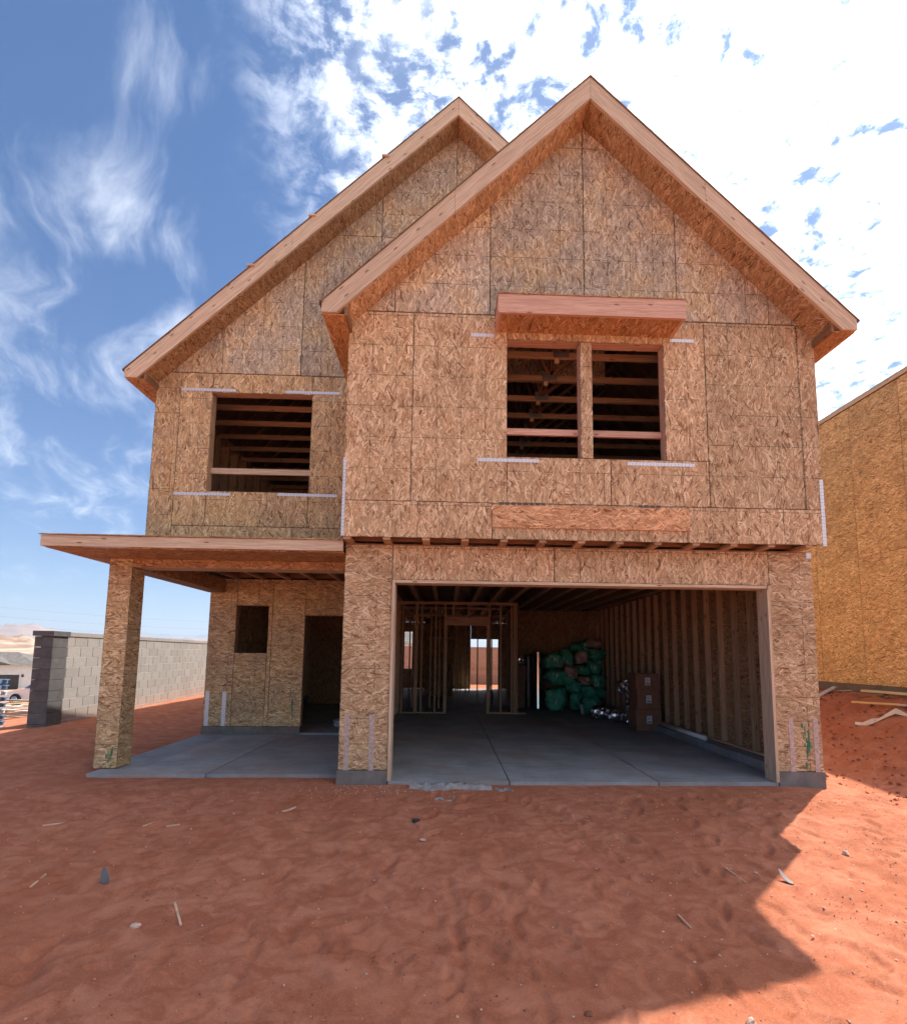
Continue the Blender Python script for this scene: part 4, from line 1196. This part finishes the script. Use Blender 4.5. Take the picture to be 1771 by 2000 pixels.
def crumbs(name, n, sampler, smin, smax, mat, label, seed):
    q = random.Random(seed); v = []; f = []
    for k in range(n):
        x, y = sampler(q); s = smin + (smax - smin) * q.random() ** 3
        z = gz(x, y) + s * .25; a = q.uniform(0, 3)
        b = len(v)
        for c in oct_:
            e = [c[i] * s * q.uniform(.6, 1.2) for i in range(3)]
            v.append((x + e[0] * math.cos(a) - e[1] * math.sin(a), y + e[0] * math.sin(a) + e[1] * math.cos(a), z + e[2] * .75))
        f += [tuple(b + i for i in t_) for t_ in of]
    me = bpy.data.meshes.new(name); me.from_pydata(v, [], f); me.materials.append(mat)
    o = bpy.data.objects.new(name, me); link(o)
    return tag(o, label, 'gravel', kind='stuff')


def front(q):
    y = -4.5 + 4.3 * q.random() ** .8; return (q.uniform(-3.6 + .3 * y, 6.6 + .3 * y) if q.random() < .6 else q.uniform(2.5, 6.8)), y


def clump(q):
    cx, cy = CL[q.randrange(len(CL))]; return cx + q.gauss(0, .2), cy + q.gauss(0, .12)


_q = random.Random(5); CL = [(_q.uniform(-3.5, 6), _q.uniform(-4.3, -.3)) for _ in range(90)] + [(_q.uniform(3.0, 6.4), _q.uniform(-4.2, -.4)) for _ in range(70)] + [(1.36, -3.5), (1.76, -3.4), (1.4, -3.0), (1.75, -2.9), (1.55, -3.1)]
crumbs('pale_gravel', 2200, front, .002, .012, M_STONE, 'pale gravel bits scattered over the red sand', 1)
crumbs('earth_crumbs', 4200, clump, .0025, .0095, M_STONED, 'dark red crumbs of earth in patches on the sand', 2)
crumbs('debris_crumbs', 420, lambda q: (q.gauss(.35, .45), -.25 + q.gauss(0, .12)), .003, .013, M_STONE, 'pale crumbs of rubble in front of the garage pier', 3)
crumbs('bank_clods', 2600, lambda q: (q.uniform(6.5, 10.2), q.uniform(-.8, 5.5)), .006, .04, plain('red_clod', (.37, .115, .056), 1.0, var=.3, spec=.1), 'clods of dug red earth on the bank', 4)

# ------------------------------------------------------------------ down the slope on the left: pallets, lumber, car, dirt, house
pal = empty('pallet_stack', loc=(-7.74, 3.55, gz(-7.74, 3.55)), label='blue and white stack of slatted pallets at the left edge', cat='pallets')
M_BLUE = plain('blue_paint', (.16, .24, .36), .6, var=.2)
for k in range(9):
    z = .02 + k * .115
    m_ = M_BLUE if k % 3 else M_WHITE
    for j in range(3): box('pallet_runner', -.42 + j * .38, -.36 + j * .38, -.4, .4, z, z + .06, m_, pal)
    for j in range(5): box('pallet_slat', -.45, .45, -.4 + j * .17, -.30 + j * .17, z + .063, z + .083, m_, pal)
lp = empty('lumber_pile', loc=(-14.6, 13.0, gz(-14.6, 13.0)), label='loose pile of sunlit scrap lumber down the slope at the left', cat='lumber')
for k in range(34):
    a = R.gauss(.6, .5); L = R.uniform(1.0, 3.2); x, y, z = R.gauss(0, .9), R.gauss(0, .9), R.uniform(.05, .6)
    dx, dy = math.cos(a) * L / 2, math.sin(a) * L / 2
    beam('scrap_board', (x - dx, y - dy, z), (x + dx, y + dy, z + R.uniform(-.15, .15)), R.choice((.09, .14, .19)), .04, R.choice((M_PALE, M_GREYW, M_WHITE, M_DARKW)), lp)
# dirt pile
M_DIRT = plain('orange_dirt', (.46, .26, .15), 1.0, var=.2, scale=1.2, spec=.1)
v = []; f = []; n, m_ = 28, 10
for j in range(m_):
    r_ = j / (m_ - 1)
    for i in range(n):
        th = 2 * math.pi * i / n
        rr_ = 3.6 * r_ * (1 + .15 * math.sin(3 * th + 1) + .08 * math.sin(7 * th))
        v.append((math.cos(th) * rr_ * 1.25, math.sin(th) * rr_, 1.15 * (1 - r_) ** 1.1 + .12 * math.sin(5 * th + 6 * r_) - .3 * r_))
for j in range(m_ - 1):
    for i in range(n): f.append((j * n + i, (j + 1) * n + i, (j + 1) * n + (i + 1) % n, j * n + (i + 1) % n))
o = mesh('dirt_pile', v, f, M_DIRT, None, (1, 0, 0), loc=(0, 0, 0), smooth=True); o.location = (-34.4, 37.2, gz(-34.4, 37.2) - .35)
tag(o, 'orange heap of dirt in front of the white house', 'dirt pile')

# car
M_CARP = plain('white_car_paint', (.72, .73, .74), .25, var=.03, spec=.5)
M_GLASS = plain('car_glass', (.10, .13, .15), .06, var=.05, spec=.8)
M_TYRE = plain('tyre_rubber', (.02, .02, .02), .8)
M_RIM = plain('wheel_rim', (.5, .5, .52), .3, .8)
car = empty('parked_car', loc=(-20.75, 22.6, gz(-20.75, 22.6)), label='white parked car half hidden behind the end of the block wall', cat='car')
car.rotation_euler = (0, 0, rad(168))


def loft(name, prof, mat, parent, smooth=True):
    """prof: (x, z, half width); closed outline in side view"""
    n = len(prof); v = [(x, -w_, z) for x, z, w_ in prof] + [(x, w_, z) for x, z, w_ in prof]
    f = [tuple(range(n)), tuple(reversed(range(n, 2 * n)))] + [(i, i + n, (i + 1) % n + n, (i + 1) % n) for i in range(n)]
    return mesh(name, v, f, mat, parent, (1, 0, 0), loc=(0, 0, 0), smooth=False)


loft('body', [(-2.2, .32, .80), (2.15, .30, .78), (2.28, .45, .74), (2.25, .66, .74), (2.0, .76, .80), (1.0, .92, .86), (.2, .96, .88), (-1.6, .98, .88), (-2.15, .95, .82), (-2.28, .6, .78)], M_CARP, car)
loft('cabin', [(.98, .93, .84), (.18, 1.40, .66), (-.2, 1.47, .62), (-1.0, 1.46, .62), (-1.55, 1.30, .66), (-1.95, .98, .82)], M_CARP, car)
mesh('windshield', [(.965, -.72, .97), (.965, .72, .97), (.21, .60, 1.41), (.21, -.60, 1.41)], [(0, 1, 2, 3)], M_GLASS, car).location += Vector((.02, 0, .015))
for s_ in (-1, 1):
    mesh('side_window', [(.80, s_ * .865, .99), (.16, s_ * .70, 1.37), (-.9, s_ * .67, 1.40), (-1.5, s_ * .76, 1.18), (-1.5, s_ * .865, .99)], [(0, 1, 2, 3, 4)], M_GLASS, car)
    mesh('headlight', [(2.27, s_ * .70, .58), (2.27, s_ * .45, .58), (2.20, s_ * .45, .69), (2.05, s_ * .78, .72)], [(0, 1, 2, 3)], M_GLASS, car).location += Vector((.012, 0, .01))
    for xw in (1.38, -1.42):
        wl = tube('wheel', [(xw, s_ * .66, .33), (xw, s_ * .87, .33)], .33, M_TYRE, car, seg=24, loc=(xw, s_ * .76, .33))
        rm = tube('rim', [(0, s_ * .112, 0), (0, s_ * .122, 0)], .21, M_RIM, wl, seg=20, loc=(0, 0, 0))
box('bumper', 2.2, 2.32, -.72, .72, .33, .5, M_CARP, car)

# white house down the slope
M_SHINGLE = plain('grey_roof_tile', (.14, .125, .115), .9, var=.25, scale=2)
M_STUCCO = plain('white_stucco', (.66, .65, .63), .9, var=.05, scale=2)
M_GDOOR = plain('dark_garage_door', (.045, .04, .038), .5)
fh = empty('white_house', loc=(-56.05, 63.5, -4.05), label='white house with dark garage door and grey hipped roof down the slope', cat='house')
fh.rotation_euler = (0, 0, rad(14))
box('wall', -9.0, 1.2, 0, 9, -.4, 3.45, M_STUCCO, fh)
box('wall', 1.203, 5.5, 2.2, 9, -.4, 3.1, M_STUCCO, fh)
box('corner_trim', .9, 1.23, -.03, .0, -.4, 3.44, M_WHITE, fh)
gd = box('garage_door', -5.6, -.4, -.03, .0, .0, 2.15, M_GDOOR, fh)
for k in range(4):
    q_ = box('door_panel', -5.55, -.45, -.045, -.031, .04 + k * .53, .52 + k * .53, M_GDOOR, None); q_.parent = gd; q_.location = Vector(q_.location) - Vector(gd.location)
box('wall_lamp', -.1, .1, -.14, -.002, 1.85, 2.2, M_INK, fh)
box('window', 2.3, 3.1, 2.165, 2.2, .9, 2.3, M_GLASS, fh)
mesh('roof', [(-9.6, -.6, 3.45), (1.8, -.6, 3.45), (1.8, 9.6, 3.45), (-9.6, 9.6, 3.45), (-5, 4.2, 5.2), (-2.8, 4.2, 5.2)], [(0, 1, 5, 4), (1, 2, 5), (2, 3, 4, 5), (3, 0, 4), (3, 2, 1, 0)], M_SHINGLE, fh)
mesh('roof', [(-7.0, -.7, 3.5), (-1.0, -.7, 3.5), (-4.2, -.7, 4.55), (-4.2, 3.2, 4.75)], [(0, 1, 2), (1, 3, 2), (2, 3, 0), (0, 3, 1)], M_SHINGLE, fh)
mesh('roof', [(1.0, 1.7, 3.1), (6.1, 1.7, 3.1), (6.1, 9.6, 3.1), (1.0, 9.6, 3.1), (1.5, 5.6, 4.5), (3.0, 5.6, 4.5)], [(0, 1, 5, 4), (1, 2, 5), (2, 3, 4, 5), (3, 0, 4), (3, 2, 1, 0)], M_SHINGLE, fh)
# house behind the yard wall, seen through the back window
fb = empty('roofed_house', loc=(-3.2, 44, 0), label='distant house with dark grey roof behind the yard wall, seen through the back window', cat='house')
box('wall', -5, 4, 0, 8, -.5, 2.6, M_STUCCO, fb)
mesh('roof', [(-5.6, -.6, 2.6), (4.6, -.6, 2.6), (4.6, 8.6, 2.6), (-5.6, 8.6, 2.6), (-1.5, 4, 4.2), (-.4, 4, 4.2)], [(0, 1, 5, 4), (1, 2, 5), (2, 3, 4, 5), (3, 0, 4), (3, 2, 1, 0)], M_SHINGLE, fb)
box('window', -1.0, .4, -.03, .0, .9, 2.1, M_GLASS, fb)

# power lines
for k, (h0, h1) in enumerate(((20.2, 12.4), (17.0, 9.8), (14.0, 7.4))):
    pts = []
    a = Vector((-190, 150, h0)); b = Vector((-60, 185, h1))
    for i in range(30):
        u = i / 29; p = a.lerp(b, u); p.z -= 5.0 * 4 * u * (1 - u) * .5; pts.append(p)
    o = tube('power_line', pts, .012, M_INK, seg=4, loc=tuple(pts[0]))
    tag(o, ('top', 'middle', 'lowest')[k] + ' power line crossing the sky above the hills at the left', 'power line', 'power lines at the left')


# ------------------------------------------------------------------ hills
def hill_material(name, c1, c2, sc):
    m, t, bs = material(name)
    ge = t.add('ShaderNodeNewGeometry').outputs['Position']
    n = t.noise(t.vm('MULTIPLY', ge, (1, 1, 3)), sc, 6, .62, .8)
    t.put(bs.inputs['Base Color'], t.mix(t.ss(n, .40, .62), c1, c2)); bs.inputs['Roughness'].default_value = 1
    return m


def ridge(name, az0, az1, dist, depth, base, hfun, mat, label, amp=.16):
    n, m_ = 240, 26; v = []; f = []
    q = np.random.RandomState(int(dist))
    ph = q.uniform(0, 6.28, 12)
    for j in range(m_):
        u = j / (m_ - 1); r_ = dist + depth * (u - .5)
        for i in range(n):
            az = rad(az0 + (az1 - az0) * i / (n - 1))
            x = math.sin(az) * r_; y = math.cos(az) * r_
            s_ = sum(math.sin(az * fr_ + ph[k] + 2.5 * math.sin(az * fr_ * .37 + ph[k + 1]) + u * 3) / (k + 1.5) for k, fr_ in enumerate((9, 21, 43, 80, 150, 260)))
            gull = abs(math.sin(az * 120 + ph[3] + 5 * u)) * .10 + abs(math.sin(az * 310 + ph[5] - 4 * u)) * .05
            h = hfun(math.degrees(az)) * (1 + amp * s_) * (math.sin(math.pi * u) ** .8) * (1 - gull * (1 - abs(2 * u - 1)))
            v.append((x, y, base + max(h, 0)))
    for j in range(m_ - 1):
        for i in range(n - 1): f.append((j * n + i, j * n + i + 1, (j + 1) * n + i + 1, (j + 1) * n + i))
    o = mesh(name, v, f, mat, None, (0, 0, 1), loc=(0, 0, 0), smooth=True)
    return tag(o, label, 'hill', kind='structure')


ridge('near_hills', -75, -20, 620, 420, -14, lambda a: 34 + 5 * math.sin(a * .5) - 22 * float(sst(-40.3, -36, np.array(a))), hill_material('tan_hills', (.25, .15, .10), (.48, .365, .275), .02), 'tan eroded desert hills beyond the white house')
ridge('mesa', -80, -15, 4200, 1800, -30, lambda a: 205 - 75 * float(sst(-40, -35, np.array(a))) + 8 * math.sin(a * 1.1), hill_material('mesa_rock', (.24, .15, .12), (.34, .22, .17), .004), 'hazy long mesa on the horizon', .03)
ridge('far_mountains', -70, 30, 9500, 2400, -60, lambda a: 365 + 55 * math.sin(a * .75 + .6) + 28 * math.sin(a * 1.7), hill_material('far_rock', (.20, .15, .14), (.28, .22, .20), .002), 'pale blue far mountains on the horizon', .05)

# air
hz = box('haze', -12500, 12500, -1500, 12500, -120, 440, M_WHITE)
hm = bpy.data.materials.new('haze_air'); hm.use_nodes = True
hm.node_tree.nodes.clear()
ho = hm.node_tree.nodes.new('ShaderNodeOutputMaterial'); hv = hm.node_tree.nodes.new('ShaderNodeVolumePrincipled')
hv.inputs['Color'].default_value = (.74, .86, 1.0, 1); hv.inputs['Density'].default_value = HAZE; hv.inputs['Anisotropy'].default_value = .2
hm.node_tree.links.new(hv.outputs[0], ho.inputs['Volume'])
hz.data.materials.clear(); hz.data.materials.append(hm)
tag(hz, 'pale blue haze in the air over the whole landscape', 'haze', kind='stuff')
